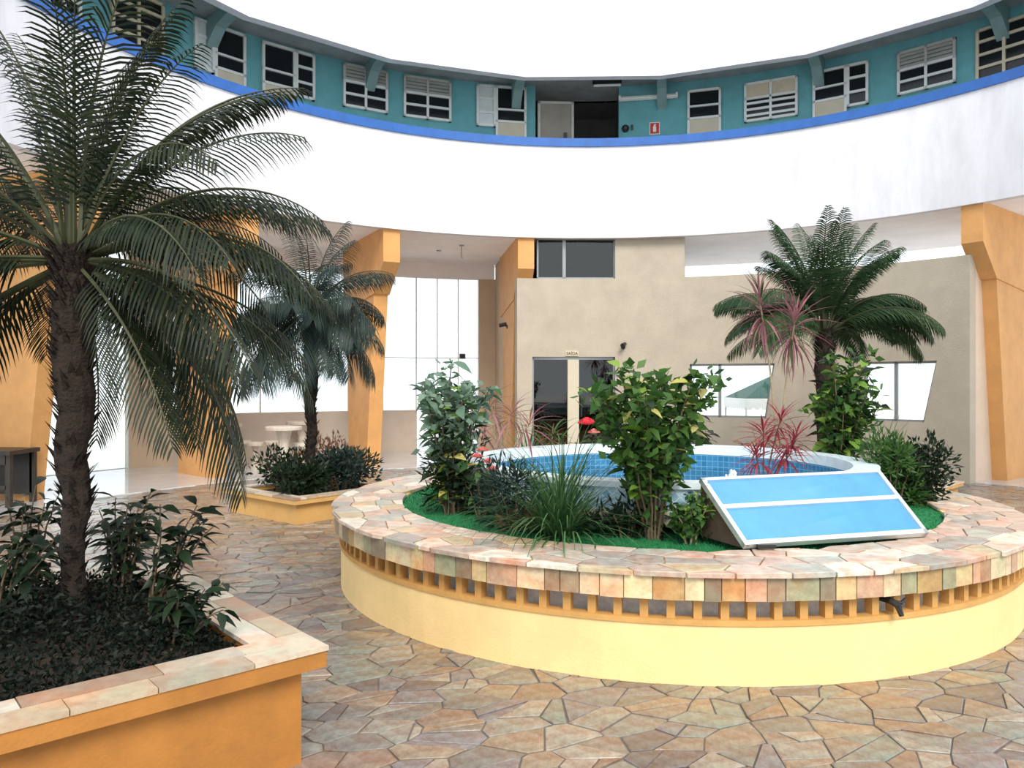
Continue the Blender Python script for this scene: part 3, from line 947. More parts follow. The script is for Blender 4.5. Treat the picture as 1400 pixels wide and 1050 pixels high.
# ------------------------------------------------------------------ round fountain bench
fb = empty('fountain_bench', (CF[0], CF[1], 0))
tag(fb, 'round yellow fountain bench wall with flagstone seat and vent holes', 'planter')
O = (0, 0)
RB = 2.54
b = MB(); b.arc(O, RB - 0.07, RB, 0.0, 0.302, 0, 360, 128); b.build('base_wall', 'ring_paint', fb, smooth=False)
b = MB(); b.arc(O, RB - 0.055, RB + 0.010, 0.302, 0.330, 0, 360, 128); b.build('ledge', 'post_paint', fb)
b = MB(); b.arc(O, RB - 0.24, RB - 0.145, 0.0, 0.44, 0, 360, 96); b.build('inner_wall', 'inner_white', fb)
b = MB(); b.arc(O, 2.09, RB + 0.03, 0.437, 0.56, 0, 360, 128); b.build('seat_core', 'ring_paint', fb)
b = MB(); b.arc(O, 2.09, 2.16, 0.2, 0.44, 0, 360, 96); b.build('inner_kerb', 'post_paint', fb)
NP = 120
pm = MB(); pm.box(-0.021, 0.021, -0.055, 0.0, 0.330, 0.437); pme = pm.mesh('post', 'post_paint')
for k in range(NP):
    t = R_(360 * k / NP)
    o = link('post', pme, fb)
    o.location = ((RB - 0.01) * math.sin(t), (RB - 0.01) * math.cos(t), 0); o.rotation_euler = (0, 0, -t)
rng = random.Random(5)
t = 0.0; ws = []
while t < 360:
    wd = rng.choice((1.7, 2.0, 2.3, 2.6, 3.2, 3.8)) * rng.uniform(0.9, 1.1)
    ws.append(wd); t += wd
sc = 360 / sum(ws); t = 0.0
for wd in ws:
    wd *= sc
    q = MB(); q.arc(O, RB + 0.03, RB + 0.045 + rng.uniform(0, 0.006), 0.437 + rng.uniform(-0.004, 0.002), 0.572, t + 0.06, t + wd - 0.06, 2)
    q.build('fascia_tile', 'fascia_tile', fb); t += wd
# seat flagstones: cells in (arc length, radius) space, bent round
r0, r1 = 2.075, RB + 0.075
L = 2 * math.pi * 2.33
cs = 0.17
rng = random.Random(3)
sd = []
nS = int(L / (cs * 1.35))
for i in range(-3, nS + 3):
    for j in range(-2, 6):
        s = (i + 0.5) * L / nS + 0.5 * cs * rng.uniform(-0.8, 0.8); rr = r0 + (j + 0.5) * (r1 - r0) / 3 + cs * rng.uniform(-0.45, 0.45)
        sd.append((s / 1.35, rr))
cellsb = voronoi(sd, cs, 0.007, lambda s, r: 0 <= s * 1.35 < L and r0 - 0.05 < r < r1 + 0.05, [(0, r0, 0, -1), (0, r1, 0, 1)])
cellsb = [clean(c, 0.008) for c in cellsb]
cellsb = [c for c in cellsb if len(c) >= 3 and area(c) > 0.0008]
for c in cellsb:
    pl = []
    for (s, r) in c:
        a = s * 1.35 / L * 2 * math.pi
        pl.append((r * math.sin(a), r * math.cos(a)))
    q = MB(); stone(q, pl, 0.555, 0.58 + rng.uniform(-0.002, 0.002), 0.004)
    link('seat_stone', q.mesh('seat_stone', 'cap_stone'), fb)
# drain spout poking out of one vent hole
def ringpix(px, r):
    k = (px - 700.0) / FPX
    A = 1 + k * k; B = -2 * (k * CF[0] + CF[1]); D = CF[0] ** 2 + CF[1] ** 2 - r * r
    Y = (-B - math.sqrt(max(0, B * B - 4 * A * D))) / (2 * A)
    return (k * Y, Y)
x, y = ringpix(1213, RB)
e = empty('drain_hose', (x, y, 0.40), math.atan2(y - CF[1], x - CF[0]) + R_(90))
tag(e, 'short black hose sticking out of a vent hole of the fountain bench', 'hose')
mb = MB(); mb.tube([(0.0, 0.06, 0.0), (0.0, -0.03, 0.005), (0.01, -0.06, -0.01), (0.02, -0.075, -0.06)], [0.016, 0.018, 0.018, 0.012], 8); mb.build('hose', 'black_plastic', e)
mb = MB(); mb.tube([(0.0, -0.03, 0.005), (0.05, -0.04, -0.005), (0.08, -0.035, 0.01)], [0.012, 0.01, 0.008], 6); mb.build('clip', 'black_plastic', e)

# turf and soil inside the bench
b = MB(); b.arc(O, 0.9, 2.09, 0.40, 0.515, 0, 360, 96)
so = b.build('soil_bed', 'soil', None); so.location = (CF[0], CF[1], 0); tag(so, 'dark soil bed showing between the turf and the basin foot', 'soil', kind='stuff')
b = MB(); b.arc(O, 1.34, 2.088, 0.516, 0.545, 0, 360, 96)
rng = random.Random(21)
for k in range(16000):
    a = rng.uniform(0, 2 * math.pi); r = rng.uniform(1.36, 2.08)
    if math.cos(a) > 0.5: continue
    x, y = r * math.sin(a), r * math.cos(a)
    dx, dy = rng.uniform(-0.012, 0.012), rng.uniform(-0.012, 0.012)
    b.tri((x - 0.004, y, 0.544), (x + 0.004, y, 0.544), (x + dx, y + dy, 0.544 + rng.uniform(0.012, 0.022)))
tf = b.build('artificial_turf', 'turf', None, fix=False); tf.location = (CF[0], CF[1], 0); tag(tf, 'strip of bright green artificial grass inside the fountain bench', 'grass', kind='stuff')

# ------------------------------------------------------------------ fountain basin
fn = empty('fountain_basin', (CF[0] + 0.06, CF[1] + 0.02, 0.515))
tag(fn, 'round pale blue tiled fountain basin with white rim', 'fountain')
RBa = 1.60
def tiled_ring(mb, r, z0, z1, n=96):
    mb.uv = mb.uv or []
    n0 = len(mb.v)
    for i in range(n + 1):
        a = 2 * math.pi * i / n
        for z in (z0, z1):
            mb.v.append((r * math.sin(a), r * math.cos(a), z)); mb.uv.append((a * r, z))
    for i in range(n):
        mb.f.append((n0 + 2 * i, n0 + 2 * i + 2, n0 + 2 * i + 3, n0 + 2 * i + 1))
z0 = 0.515
mb = MB(); tiled_ring(mb, RBa, 0.69 - z0, 0.85 - z0); mb.build('outer_tiles', 'basin_tile', fn, fix=False)
mb = MB(); tiled_ring(mb, RBa - 0.16, 0.61 - z0, 0.80 - z0); mb.build('inner_tiles', 'pool_tile', fn, fix=False)
mb = MB(); mb.arc(O, RBa - 0.16, RBa + 0.025, 0.848 - z0, 0.885 - z0, 0, 360, 96); mb.arc(O, RBa - 0.16, RBa - 0.03, 0.80 - z0, 0.848 - z0, 0, 360, 96)
mb.build('rim', 'basin_white', fn)
mb = MB(); mb.lathe([(1.20, 0.0), (1.20, 0.50 - z0 + 0.05), (RBa - 0.10, 0.60 - z0), (RBa - 0.02, 0.69 - z0), (RBa - 0.02, 0.82 - z0)], 72); mb.build('foot', 'dark_base', fn)
mb = MB(); mb.lathe([(0, 0.615 - z0), (RBa - 0.14, 0.615 - z0)], 64); mb.build('basin_floor', 'pool_tile', fn, fix=False)
mb = MB(); mb.prism([(-0.046, 0.0), (0.0, -0.075), (0.046, 0.0)], -0.012, 0.0, 'y'); mb.prism([(-0.046, 0.0), (0.046, 0.0), (0.046, 0.012), (-0.046, 0.012)], -0.012, 0.0, 'y')
tme = mb.mesh('edge_tile', 'edge_tile')
for k in range(104):
    a = 2 * math.pi * k / 104
    o = link('edge_tile', tme, fn); o.location = ((RBa + 0.002) * math.sin(a), (RBa + 0.002) * math.cos(a), 0.69 - z0); o.rotation_euler = (0, 0, -a + math.pi)
mb = MB(); mb.lathe([(0, 0.0), (RBa - 0.155, 0.0)], 64)
wt = mb.build('water', 'water', None, fix=False); wt.location = (fn.location.x, fn.location.y, 0.66); tag(wt, 'still blue water filling the fountain basin', 'water', kind='stuff')
mb = MB(); rng = random.Random(9)
sx, sy = at(1015, 5.05)[:2]
for k in range(260):
    a = rng.uniform(0, 6.28); r = abs(rng.gauss(0, 0.12)); h = rng.uniform(0.0, 0.30) * math.exp(-r * 8) 
    c = Vector((r * math.cos(a) * 1.5, r * math.sin(a) * 0.5, 0.01 + h * 0.75)); q = rng.uniform(0.006, 0.018)
    mb.tube([c - Vector((0, 0, q)), c, c + Vector((0, 0, q))], [q * 0.3, q, q * 0.3], 6)
wj = mb.build('water_splash', 'foam', None, smooth=True); wj.location = (sx, sy + 0.25, 0.68); tag(wj, 'white splash of the fountain jet above the blue panel', 'splash', kind='stuff')

# ------------------------------------------------------------------ sloping blue panel in aluminium frame
A1, A2 = Vector((1.285, 4.25, 0.60)), Vector((2.49, 4.60, 0.60))
B1, B2 = Vector((1.13, 4.62, 0.925)), Vector((2.42, 5.07, 0.925))
pe = empty('sloping_panel', (A1 + A2) / 2 - Vector((0, 0, 0.015)))
tag(pe, 'sloping sky-blue double panel in an aluminium frame leaning on the basin', 'panel')
off = pe.location
nrm = (A2 - A1).cross(B1 - A1).normalized()
def pp(u, v, h=0.0):
    return ((A1.lerp(A2, u)).lerp(B1.lerp(B2, u), v) + nrm * h) - off
def slab(name, u0, u1, v0, v1, h0, h1, m):
    mb = MB()
    mb.hexa([pp(u0, v0, h0), pp(u1, v0, h0), pp(u1, v1, h0), pp(u0, v1, h0), pp(u0, v0, h1), pp(u1, v0, h1), pp(u1, v1, h1), pp(u0, v1, h1)])
    return mb.build(name, m, pe)
slab('lower_pane', 0.02, 0.98, 0.06, 0.52, -0.012, 0.004, 'blue_panel')
slab('upper_pane', 0.02, 0.98, 0.58, 0.96, -0.012, 0.004, 'blue_panel')
for nm, q in (('side_rail', (0, 0.022, 0, 1)), ('side_rail', (0.978, 1, 0, 1)), ('bottom_rail', (0, 1, 0, 0.06)), ('middle_rail', (0.02, 0.98, 0.52, 0.58)), ('top_rail', (0, 1, 0.96, 1.0))):
    slab(nm, *q, -0.02, 0.016, 'aluminium')
for u in (0.01, 0.99):       # triangular cheeks
    mb = MB(); a, c = pp(u, 0, -0.02), pp(u, 1, -0.02)
    base = Vector((c.x, c.y, a.z)); d = (pp(0.5, 0.5) - pp(u, 0.5)).normalized() * 0.015
    n = len(mb.v); mb.v += [tuple(a), tuple(c), tuple(base), tuple(a + d), tuple(c + d), tuple(base + d)]
    mb.f += [(n, n + 1, n + 2), (n + 3, n + 5, n + 4), (n, n + 3, n + 4, n + 1), (n + 1, n + 4, n + 5, n + 2), (n + 2, n + 5, n + 3, n)]
    mb.build('cheek', 'dark_base', pe)
mb = MB(); c = pp(0.06, 0.0); mb.box(c.x, c.x + 0.10, c.y - 0.035, c.y - 0.01, c.z - 0.01, c.z + 0.012); mb.build('latch', 'black_plastic', pe)

# ------------------------------------------------------------------ rectangular planters
def planter(label, corner, d1, d2, s1, s2, H, lip=0.085, capw=0.23, inset=0.08, slab_len=0.36, seed=1, paint='planter_lit'):
    d1 = Vector((*d1, 0)).normalized(); d2 = Vector((*d2, 0)).normalized()
    e = empty('planter_box', (corner[0], corner[1], 0))
    tag(e, label, 'planter')
    def q(a, c, z): return d1 * a + d2 * c + Vector((0, 0, z))
    def blk(mb, a0, a1, c0, c1, z0, z1):
        mb.hexa([q(a0, c0, z0), q(a1, c0, z0), q(a1, c1, z0), q(a0, c1, z0), q(a0, c0, z1), q(a1, c0, z1), q(a1, c1, z1), q(a0, c1, z1)])
    i = inset; wv = 0.12
    for (a0, a1, c0, c1) in ((i, s1 - i, i, i + wv), (i, s1 - i, s2 - i - wv, s2 - i), (i, i + wv, i + wv, s2 - i - wv), (s1 - i - wv, s1 - i, i + wv, s2 - i - wv)):
        mb = MB(); blk(mb, a0, a1, c0, c1, 0, H - lip); mb.build('side_wall', paint, e)
    for (a0, a1, c0, c1) in ((0.008, s1 - 0.008, 0.008, capw - 0.01), (0.008, s1 - 0.008, s2 - capw + 0.01, s2 - 0.008), (0.008, capw - 0.01, capw - 0.01, s2 - capw + 0.01), (s1 - capw + 0.01, s1 - 0.008, capw - 0.01, s2 - capw + 0.01)):
        mb = MB(); blk(mb, a0, a1, c0, c1, H - lip, H - 0.02); mb.build('lip', paint, e)
    rg = random.Random(seed)
    g = 0.004
    def run(fn, L0, L1):
        for row in range(2):
            p = L0
            while p < L1 - 0.02:
                ln = slab_len * rg.uniform(0.7, 1.3)
                if p + ln > L1 - 0.12: ln = L1 - p
                lo, hi = row * capw / 2 + g / 2, (row + 1) * capw / 2 - g / 2
                mb = MB(); fn(mb, p + g / 2, p + ln - g / 2, lo, hi, H - 0.02, H + rg.uniform(-0.002, 0.003))
                mb.build('coping_slab', 'coping_stone', e)
                p += ln
    run(lambda mb, p0, p1, l, h, z0, z1: blk(mb, p0, p1, l, h, z0, z1), 0, s1)
    run(lambda mb, p0, p1, l, h, z0, z1: blk(mb, p0, p1, s2 - h, s2 - l, z0, z1), 0, s1)
    run(lambda mb, p0, p1, l, h, z0, z1: blk(mb, l, h, p0, p1, z0, z1), capw, s2 - capw)
    run(lambda mb, p0, p1, l, h, z0, z1: blk(mb, s1 - h, s1 - l, p0, p1, z0, z1), capw, s2 - capw)
    mb = MB(); blk(mb, i + wv, s1 - i - wv, i + wv, s2 - i - wv, 0, H - 0.06); mb.build('soil', 'soil', e)
    return lambda a, c, z=H - 0.06: Vector((corner[0], corner[1], 0)) + q(a, c, z)
P1 = planter('large orange planter box with flagstone coping holding the tall palm', (-0.72, 3.03), (-0.745, -0.667), (-0.667, 0.745), 1.98, 1.98, 0.47, seed=4, paint='planter_shaded')
P2 = planter('low orange planter box with the smaller palm, near the stone tables', (-2.29, 8.08), (-0.76, 0.65), (0.65, 0.76), 1.44, 1.44, 0.29, lip=0.07, capw=0.16, inset=0.06, seed=6)
P3 = planter('low yellow planter box half hidden behind the bushes at the beige wall', (4.95, 9.15), (0.72, 0.69), (-0.69, 0.72), 1.40, 2.30, 0.22, lip=0.06, capw=0.16, inset=0.06, seed=8)

# ------------------------------------------------------------------ plants
def leaf_mesh(name, L, W, m, bend=0.25, fold=0.25, nseg=4, peak=0.45, wave=0.0):
    mb = MB()
    rows_ = []
    for i in range(nseg + 1):
        t = i / nseg
        x = L * t; z = -bend * L * t * t
        if t <= peak: wv = (t / peak) ** 0.65
        else: wv = max(0.0, (1 - t) / (1 - peak)) ** 0.8
        wv = W / 2 * max(wv, 0.06 if i == 0 else 0.0)
        zz = wave * W * math.sin(i * 2.1)
        rows_.append(((x, -wv, z + fold * wv + zz), (x, 0, z), (x, wv, z + fold * wv - zz)))
    for i, (a, c, d) in enumerate(rows_):
        mb.v += [a, c, d]
    for i in range(nseg):
        n = 3 * i
        if i == nseg - 1:
            mb.f += [(n, n + 1, n + 4), (n + 1, n + 2, n + 4)]
        else:
            mb.f += [(n, n + 1, n + 4, n + 3), (n + 1, n + 2, n + 5, n + 4)]
    if True:
        # drop the doubled tip points
        pass
    return mb.mesh(name, m, True)

def orient(pos, d, roll=0.0, s=1.0):
    d = Vector(d).normalized()
    up = Vector((0, 0, 1))
    if abs(d.z) > 0.97: up = Vector((1, 0, 0))
    side = up.cross(d).normalized()
    nr = d.cross(side).normalized()
    if roll:
        side, nr = side * math.cos(roll) + nr * math.sin(roll), nr * math.cos(roll) - side * math.sin(roll)
    m = Matrix(((d.x, side.x, nr.x), (d.y, side.y, nr.y), (d.z, side.z, nr.z))).to_4x4()
    m = Matrix.Translation(pos) @ m @ Matrix.Scale(s, 4)
    return m

def frond_mesh(name, L, elev, droop, leaflets, leaf_len, leaf_w, m, rg, hang=0.45, bare=0.14, stiff=0.0):
    """a pinnate frond in local space: starts at the origin, heads along +X at an elevation and bends down"""
    mb = MB(); N = 18
    pts = []; ang = R_(elev); p = Vector((0, 0, 0)); tans = []
    for i in range(N + 1):
        t = i / N
        a = ang - R_(droop) * (t ** 1.5)
        tv = Vector((math.cos(a), 0, math.sin(a)))
        pts.append(p.copy()); tans.append(tv)
        p = p + tv * (L / N)
    rad = [0.010 * (1 - 0.85 * i / N) * (L / 1.0) for i in range(N + 1)]
    mb.tube(pts, rad, 4)
    nr = len(mb.f)
    for s in (-1, 1):
        for k in range(leaflets):
            t = bare + (1 - bare) * (k + 0.5 + rg.uniform(-0.2, 0.2)) / leaflets
            f = t * N; i = min(N - 1, int(f)); fr = f - i
            base = pts[i].lerp(pts[i + 1], fr); tv = tans[i].lerp(tans[i + 1], fr).normalized()
            side = Vector((0, s, 0)); nrm_ = tv.cross(Vector((0, -1, 0))).normalized()
            if nrm_.z < 0 and abs(tv.z) < 0.99: pass
            prof = (math.sin(math.pi * min(1, (t - bare) / (1 - bare) * 0.85 + 0.13)) ** 0.6)
            ll = leaf_len * prof * rg.uniform(0.88, 1.1)
            fwd = 0.55 + 0.75 * t
            d = (side * 1.0 + tv * fwd + nrm_ * (0.30 + stiff)).normalized()
            wv = tv.cross(d).cross(d).normalized() * -1
            wv = tv * 1.0 - d * tv.dot(d); wv.normalize()
            a0 = base; w0 = leaf_w * 0.5
            g = Vector((0, 0, -1)) * hang * ll
            p1 = a0 + d * ll * 0.4 + g * 0.14
            p2 = a0 + d * ll * 0.75 + g * 0.5
            p3 = a0 + d * ll * 0.98 + g * 0.98
            n = len(mb.v)
            mb.v += [tuple(a0 - wv * w0 * 0.5), tuple(a0 + wv * w0 * 0.5), tuple(p1 - wv * w0), tuple(p1 + wv * w0), tuple(p2 - wv * w0 * 0.8), tuple(p2 + wv * w0 * 0.8), tuple(p3)]
            mb.f += [(n, n + 1, n + 3, n + 2), (n + 2, n + 3, n + 5, n + 4), (n + 4, n + 5, n + 6)]
    me = mb.mesh(name, 'rachis')
    me.materials.append(M[m])
    me.polygons.foreach_set('material_index', [0] * nr + [1] * (len(me.polygons) - nr))
    return me

def palm(label, base, height, fr_len, tr0, tr1, m, seed, n_fr=34, leaf_len=0.22, leaflets=38, leaf_w=0.012, lean=(0, 0), low=-55, extra=(), hang=0.45, clear=None):
    rg = random.Random(seed)
    e = empty('palm_tree', base); tag(e, label, 'palm')
    # trunk with leaf-base stubs
    mb = MB(); N = 26; pts = []; rad = []
    for i in range(N + 1):
        t = i / N
        pts.append((lean[0] * t * t + 0.012 * math.sin(i * 0.9), lean[1] * t * t + 0.010 * math.cos(i * 1.3), -0.03 + (height + 0.03) * t))
        rad.append((tr0 + (tr1 - tr0) * min(1, max(0, (t - 0.25) / 0.5))) * (1 + 0.06 * math.sin(i * 2.4)) * (1.0 if t < 0.95 else 0.8))
    mb.tube(pts, rad, 14)
    for k in range(int(height * 170)):
        t = rg.uniform(0.04, 0.99) if k % 3 else rg.uniform(0.80, 1.0); a = k * 2.39996
        i = min(N - 1, int(t * N)); c = Vector(pts[i]).lerp(Vector(pts[i + 1]), t * N - i); r = rad[i]
        u = Vector((math.cos(a), math.sin(a), 0)); v = Vector((-u.y, u.x, 0)); ln = rg.uniform(0.035, 0.06) * (0.8 + t)
        q = c + u * r * 0.9
        mb.tri(q - v * 0.016, q + v * 0.016, q + u * ln * 0.8 + Vector((0, 0, ln * 0.8)))
        mb.tri(q + v * 0.016 - Vector((0, 0, 0.02)), q - v * 0.016 - Vector((0, 0, 0.02)), q + u * ln * 0.8 + Vector((0, 0, ln * 0.8)))
    mb.build('trunk', 'trunk', e, smooth=False, fix=False)
    top = Vector((lean[0], lean[1], height))
    temps = []
    for (el, dr) in ((82, 40), (68, 62), (50, 82), (34, 90), (16, 84), (-6, 66), (-28, 50)):
        for v in range(2):
            temps.append((el, frond_mesh('frond', fr_len * rg.uniform(0.92, 1.06), el + rg.uniform(-5, 5), dr * rg.uniform(0.85, 1.15), leaflets, leaf_len, leaf_w, m, rg, hang)))
    k = 0
    def put(az, el, roll=0.0, s=1.0):
        c = sorted(temps, key=lambda q: abs(q[0] - el) + rg.uniform(0, 6))[0]
        o = link('frond', c[1], e)
        o.location = top + Vector((math.cos(az), math.sin(az), 0)) * tr1 * 0.5 + Vector((0, 0, -0.12 * (1 - (el + 60) / 140)))
        o.rotation_euler = (roll, 0, az)
        o.scale = (s, s, s)
    for i in range(n_fr):
        f = i / (n_fr - 1)
        el = 84 + (low - 84) * f ** 0.85
        az = i * 2.39996 + rg.uniform(-0.3, 0.3)
        if clear and el < clear[1]:
            df = (math.degrees(az) + 90 + 180) % 360 - 180
            if abs(df) < clear[0]: az += R_(clear[0] if df >= 0 else -clear[0])
        put(az, el, rg.uniform(-0.15, 0.15), rg.uniform(0.9, 1.08))
    for (az, el, s) in extra:
        put(R_(az), el, 0, s)
    return e

palm('tall feathery palm with drooping fronds in the large planter', (-1.95, 3.42, 0.40), 1.72, 1.16, 0.050, 0.088, 'frond_dark', 3, 50, 0.22, 40, 0.010, low=-30, clear=(48, 58),
     extra=((-12, -28, 1.18), (-30, -6, 1.15), (14, -6, 1.1), (20, -20, 1.0), (196, -28, 1.05), (175, -28, 1.0), (8, 16, 1.0), (-5, 34, 1.0), (40, -28, 1.1), (30, 16, 1.1), (60, 82, 1.1), (0, 82, 1.1), (200, 82, 1.1), (-30, 82, 1.2), (120, 82, 1.2), (80, 82, 1.0), (150, 82, 1.05), (-60, 82, 1.0), (10, 68, 1.05), (160, 50, 1.1), (30, 68, 1.15), (180, 68, 1.15)))
palm('smaller bushy blue-green palm in the low planter near the stone tables', (-2.38, 9.10, 0.22), 2.22, 1.0, 0.055, 0.08, 'frond_blue', 14, 48, 0.30, 34, 0.0125, low=-32, hang=0.75, clear=(35, 20),
     extra=((180, -28, 1.2), (200, -28, 1.25), (0, -28, 1.1), (-90, -28, 1.1), (-120, -28, 1.2), (170, 16, 1.1), (190, -6, 1.15)))
palm('bright green palm rising behind the fountain basin by the slanted windows', P3(0.45, 1.45, 0.14), 2.12, 1.55, 0.10, 0.12, 'frond_green', 25, 38, 0.36, 46, 0.019, low=20, hang=0.5, clear=(50, 60),
     extra=((30, 82, 1.0), (150, 82, 1.05), (270, 82, 1.0), (80, 68, 0.95), (200, 68, 1.0), (320, 68, 1.0), (0, 68, 1.0), (180, 82, 0.95), (100, 82, 1.05), (240, 68, 1.0), (-8, 30, 1.0), (188, 30, 1.0), (15, 50, 1.05), (168, 50, 1.05)))

LEAF = {}
def lt(key, *a, **k):
    LEAF[key] = leaf_mesh('leaf', *a, **k)
lt('dark1', 0.105, 0.045, 'leaf_dark', 0.45, 0.3); lt('dark2', 0.085, 0.038, 'leaf_dark', 0.7, 0.2)
lt('mid1', 0.13, 0.075, 'leaf_mid', 0.4, 0.35); lt('mid2', 0.10, 0.065, 'leaf_mid', 0.8, 0.25)
lt('br1', 0.14, 0.085, 'leaf_bright', 0.45, 0.3); lt('br2', 0.11, 0.07, 'leaf_bright', 0.2, 0.4)
lt('ye1', 0.12, 0.075, 'leaf_yellow', 0.5, 0.3)
lt('gr1', 0.15, 0.085, 'leaf_grey', 0.4, 0.3); lt('gr2', 0.12, 0.07, 'leaf_grey', 0.7, 0.3)
lt('dkbig', 0.15, 0.08, 'leaf_dark', 0.4, 0.3)
lt('red1', 0.26, 0.022, 'leaf_red', 0.35, 0.5); lt('red2', 0.22, 0.020, 'leaf_red', 0.8, 0.4)
lt('pur1', 0.34, 0.022, 'leaf_purple', 0.30, 0.5); lt('pur2', 0.32, 0.020, 'leaf_purple', 0.75, 0.4); lt('pur3', 0.30, 0.02, 'leaf_mid', 0.6, 0.4)
lt('rust1', 0.20, 0.016, 'leaf_rust', 0.3, 0.4); lt('rust2', 0.18, 0.016, 'leaf_rust', 0.8, 0.4)

def shrub(name, label, cat, base, height, spread, n_stems, per, keys, seed, twig='twig', start=0.25, lean=(0, 0), r=0.008, scale=1.0, group=None, fill=0, fill_mat='leaf_mid', fl=0.09):
    rg = random.Random(seed)
    e = empty(name, base); tag(e, label, cat, group)
    fm = MB()
    for s in range(n_stems):
        a = s * 2.4 + rg.uniform(-0.4, 0.4); f = math.sqrt((s + 0.5) / n_stems)
        tip = Vector((math.cos(a) * spread * f + lean[0], math.sin(a) * spread * f + lean[1], height * rg.uniform(0.64, 1.03) * (1 - 0.22 * f)))
        b0 = Vector((math.cos(a) * 0.03, math.sin(a) * 0.03, -0.02))
        ctrl = Vector((tip.x * 0.35, tip.y * 0.35, tip.z * 0.6))
        N = 9; pts = []
        for i in range(N + 1):
            t = i / N
            pts.append(b0 * (1 - t) ** 2 + ctrl * 2 * t * (1 - t) + tip * t * t + Vector((rg.uniform(-1, 1), rg.uniform(-1, 1), 0)) * 0.006)
        mb = MB(); mb.tube(pts, [r * (1 - 0.7 * i / N) for i in range(N + 1)], 5)
        st = mb.build('stem', twig, e, True, fix=False)
        for k in range(per):
            t = start + (1 - start) * ((k + rg.random()) / per) ** 0.8
            i = min(N - 1, int(t * N)); q = pts[i].lerp(pts[i + 1], t * N - i)
            az = k * 2.4 + s + rg.uniform(-0.5, 0.5); el = rg.uniform(-0.25, 0.75)
            d = Vector((math.cos(az) * math.cos(el), math.sin(az) * math.cos(el), math.sin(el)))
            o = link('leaf', LEAF[rg.choice(keys)], st, orient(q + d * 0.008, d, rg.uniform(-0.6, 0.6), scale * rg.uniform(0.75, 1.2)))
        for k in range(fill // n_stems):
            t = start + (1 - start) * rg.random() ** 0.8
            i = min(N - 1, int(t * N)); q = pts[i].lerp(pts[i + 1], t * N - i) + Vector((rg.gauss(0, 0.045), rg.gauss(0, 0.045), rg.gauss(0, 0.03)))
            d = Vector((rg.uniform(-1, 1), rg.uniform(-1, 1), rg.uniform(-0.4, 0.9))).normalized()
            s_ = d.cross(Vector((rg.uniform(-1, 1), rg.uniform(-1, 1), rg.uniform(0.2, 1)))).normalized()
            L_ = fl * rg.uniform(0.7, 1.2); n = len(fm.v); m_ = q + d * L_ * 0.45
            fm.v += [tuple(q), tuple(m_ - s_ * L_ * 0.27), tuple(q + d * L_), tuple(m_ + s_ * L_ * 0.27)]; fm.f.append((n, n + 1, n + 2, n + 3))
    if fill:
        o = link('foliage', fm.mesh('foliage', fill_mat), e); o['kind'] = 'stuff'
    return e

def rosette(name, label, cat, base, stems, keys, per, seed, stem_mat='twig_pale', sr=0.007, scale=1.0, up=(-0.4, 1.2)):
    """bare canes, each ending in a tuft of long narrow leaves; stems: (dx, dy, height)"""
    rg = random.Random(seed)
    e = empty(name, base); tag(e, label, cat)
    for (dx, dy, h) in stems:
        pts = [Vector((dx * t * t * 0.7 + dx * 0.3 * t, dy * t * t, -0.02 + (h + 0.02) * t)) for t in [i / 8 for i in range(9)]]
        mb = MB(); mb.tube(pts, [sr * (1 - 0.3 * i / 8) for i in range(9)], 6); st = mb.build('cane', stem_mat, e, True, fix=False)
        for k in range(per):
            f = k / per; q = pts[-1].lerp(pts[-2], f * 1.2 if f < 0.8 else 1.0)
            az = k * 2.39996; el = up[1] + (up[0] - up[1]) * f + rg.uniform(-0.15, 0.15)
            d = Vector((math.cos(az) * math.cos(el), math.sin(az) * math.cos(el), math.sin(el)))
            link('leaf', LEAF[rg.choice(keys)], st, orient(q, d, rg.uniform(-0.3, 0.3), scale * rg.uniform(0.8, 1.15)))
    return e

def fine_bush(name, label, cat, base, rx, ry, rz, n, ll, lw, m, seed, zc=0.5, branches=9, group=None, part='foliage', updir=0.3, low=0.0):
    """dense small-leaved bush: branches and one mass of little leaves"""
    rg = random.Random(seed)
    e = empty(name, base); tag(e, label, cat, group)
    mb = MB()
    for k in range(branches):
        a = k * 2.4; f = math.sqrt((k + 0.5) / branches) * 0.8
        mb.tube([(0.3 * rx * f * math.cos(a), 0.3 * ry * f * math.sin(a), -0.02), (0.6 * rx * f * math.cos(a), 0.6 * ry * f * math.sin(a), rz * 0.7), (rx * f * math.cos(a), ry * f * math.sin(a), rz * 1.5 * (1 - 0.3 * f))], [0.009, 0.006, 0.003], 5)
    mb.build('branch_work', 'twig', e, fix=False)
    mb = MB()
    lumps = [(Vector((rg.uniform(-0.6, 0.6) * rx, rg.uniform(-0.6, 0.6) * ry, rz * rg.uniform(0.35, 1.5))), rg.uniform(0.35, 0.6)) for _ in range(14)]
    for k in range(n):
        c, s = rg.choice(lumps)
        v = Vector((rg.gauss(0, 1), rg.gauss(0, 1), rg.gauss(0, 1))).normalized() * (rg.random() ** 0.33)
        q = c + Vector((v.x * rx * s, v.y * ry * s, v.z * rz * s * 1.1))
        if q.z < low: q.z = low + rg.uniform(0, 0.05)
        d = Vector((v.x + rg.uniform(-0.7, 0.7), v.y + rg.uniform(-0.7, 0.7), v.z + updir + rg.uniform(-0.5, 0.5)))
        if d.length < 0.1: continue
        d.normalize()
        sd_ = d.cross(Vector((rg.uniform(-1, 1), rg.uniform(-1, 1), rg.uniform(-1, 1)))).normalized()
        L_ = ll * rg.uniform(0.7, 1.3); W_ = lw * rg.uniform(0.7, 1.2)
        nn = len(mb.v); mid = q + d * L_ * 0.45
        mb.v += [tuple(q), tuple(mid - sd_ * W_ / 2), tuple(q + d * L_), tuple(mid + sd_ * W_ / 2)]
        mb.f.append((nn, nn + 1, nn + 2, nn + 3))
    o = link(part, mb.mesh(part, m), e); o['kind'] = 'stuff'
    return e

